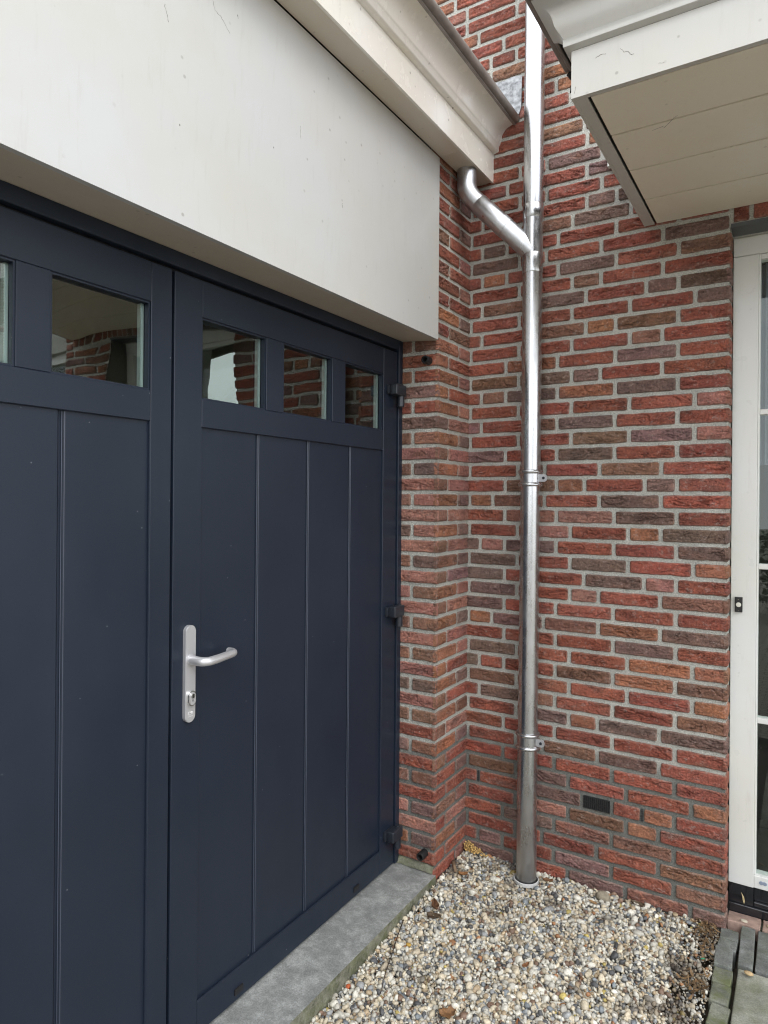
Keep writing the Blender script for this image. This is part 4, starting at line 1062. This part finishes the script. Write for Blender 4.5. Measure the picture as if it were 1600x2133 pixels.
for i, (ya, yb, z, m_, lb) in enumerate(kb):
    dx = (0, -.001, -.003, .002, .004, .008, .014)[i]
    block('kerb_stone', .9650 + dx, 1.0170 + dx + (.004 if i < 2 else 0), ya, yb, z, m_, lb, 'kerb stone', 'kerb stones along the gravel', rot=(.02, -.03, .04, -.01, -.03, -.05, -.08)[i])
block('paver', 1.0270, 1.0690, -.182, .040, ZK + .003, M_PAVER, 'long grey paving brick between two dark joints, next to the kerb stones', 'paver', 'paving bricks in front of the door', rot=.02)
block('paver', 1.0760, 1.1260, -.184, .043, ZK + .001, M_PAVER, 'dark grey paving brick at the right edge of the picture', 'paver', 'paving bricks in front of the door', rot=.01)
sheet('paving_strip', 1.131, 3.0, -.184, .043, -.050, M_PAVER)
block('flagstone', 1.0310, 1.4400, -.600, -.194, ZK - .004, M_SLAB, 'large greenish grey flagstone in the bottom right corner', 'flagstone', rot=0, bev=.006)
sheet('slab_paving', 1.4430, 3.0, -.600, -.194, -.052, M_SLAB)
sheet('door_step', 1.192, 3.0, .044, .1105, -.046, M_SLAB)
sheet('path', 1.02, 3.0, -1.95, .12, -.085, M_DIRT)
sheet('terrace', 1.03, 3.0, -1.945, -.612, -.050, stone_mat('terrace_slabs', (.33, .32, .28), (.25, .25, .21), .1, 3))
# pink brick-on-flat strip under the black plinth
for i in range(2):
    xa = .9800 + i * .0625 * 1.7
    block('plinth_brick', xa, xa + .1005, .044, .1105, ZK + .006, simple('pink_brick', (.33, .23, .19), .9, var=.3, vs=40, bmp=.5, bs=120, bd=.002) if i == 0 else bpy.data.materials['pink_brick'],
          ['pale pink brick at the foot of the white door frame, in the wall corner', 'pale pink brick under the black plinth, at the right edge of the picture'][i] if i < 2 else 'pale pink brick under the black plinth, outside the picture', 'brick', 'pink bricks under the door plinth')
for (x, y, s, c_, lb) in ((1.030, .062, .009, (.5, .45, .36), 'cream pebble lying on the pink brick under the door plinth'), (1.062, -.225, .0105, (.45, .33, .18), 'tan pebble on the corner of the large flagstone'), (1.112, .070, .011, (.42, .36, .22), 'yellowish pebble at the right edge, below the black plinth')):
    bmx = bmesh.new(); bmesh.ops.create_icosphere(bmx, subdivisions=3, radius=s)
    for v in bmx.verts: v.co = Vector((v.co.x * 1.3, v.co.y * .8, v.co.z * .5)) * (1 + .2 * mnoise.noise(v.co * 90))
    bmesh.ops.translate(bmx, verts=bmx.verts, vec=(x, y, -.042 + s * .45)); tag(obj('stone', bmx, simple('loose_pebble', c_, .8, var=.2, vs=80), None, True, 180), lb, 'stone')
# dry seed wing hanging on the plinth
V = [(1.0180, YF - .010, .034), (1.0200, YF - .012, .030), (1.0215, YF - .010, .018), (1.0245, YF - .011, .004), (1.0280, YF - .012, -.003), (1.0300, YF - .010, .006), (1.0270, YF - .009, .020)]
F = [(0, 1, 6, 6)]
bm = bmesh.new(); vs = [bm.verts.new(v) for v in V]; bm.faces.new(vs); r = bmesh.ops.extrude_face_region(bm, geom=list(bm.faces)); bmesh.ops.translate(bm, verts=[v for v in r['geom'] if isinstance(v, bmesh.types.BMVert)], vec=(0, -.002, 0))
tag(obj('seed_pod', bm, simple('seed_tan', (.40, .32, .17), .8), None), 'small dry tan seed wing hanging on the black plinth', 'seed')

# ------------------------------------------------------------------ garden behind the camera (only in reflections)
def foliage(name, cx_, cy__, cz, sx, sy, sz, n, leaf, col, parent=None):
    p = rng.normal(size=(n, 3)); p /= np.linalg.norm(p, axis=1)[:, None]; p *= rng.random((n, 1)) ** .33
    lump = np.array([1 + .3 * mnoise.noise(Vector(v * 2.2)) for v in p])[:, None]; p = p * lump * np.array([sx, sy, sz]) + np.array([cx_, cy__, cz])
    u = rng.normal(size=(n, 3)); u /= np.linalg.norm(u, axis=1)[:, None]; v = np.cross(u, rng.normal(size=(n, 3))); v /= np.linalg.norm(v, axis=1)[:, None]
    s = leaf * rng.uniform(.6, 1.4, (n, 1))
    V = np.stack([p - u * s, p + v * s * .5, p + u * s, p - v * s * .5], 1).reshape(-1, 3); F = np.arange(4 * n).reshape(-1, 4)
    cc = np.repeat(np.array(col) * rng.uniform(.5, 1.5, (n, 1)), 4, 0)
    return np_obj(name, V, F, [M_LEAF], parent, cols=cc, smooth=False)
h = thing('hedge', (1, -7, -.06), 'dark green garden hedge behind the camera', 'hedge')
for i in range(7): foliage('foliage', -4 + i * 1.9, -7.0, .62, 1.25, .5, .85, 1500, .05, (.045, .075, .025), h)
settle(h)
for (x, y, lb) in ((9.5, -9.5, 'bushy green tree at the right behind the camera'), (-1.5, -9.5, 'tall green tree at the left behind the camera')):
    t_ = thing('garden_tree', (x, y, -.06), lb, 'tree', 'garden trees behind the camera')
    bm = bmesh.new(); tube(bm, [(x, y, -.06), (x + .05, y, 1.2), (x, y + .1, 2.6)], [.14, .10, .05], 12); obj('trunk', bm, simple('bark', (.08, .06, .045), .9, var=.3), t_, True)
    foliage('crown', x, y, 3.0, 1.4, 1.4, 1.3, 5000, .06, (.05, .085, .028), t_); settle(t_)
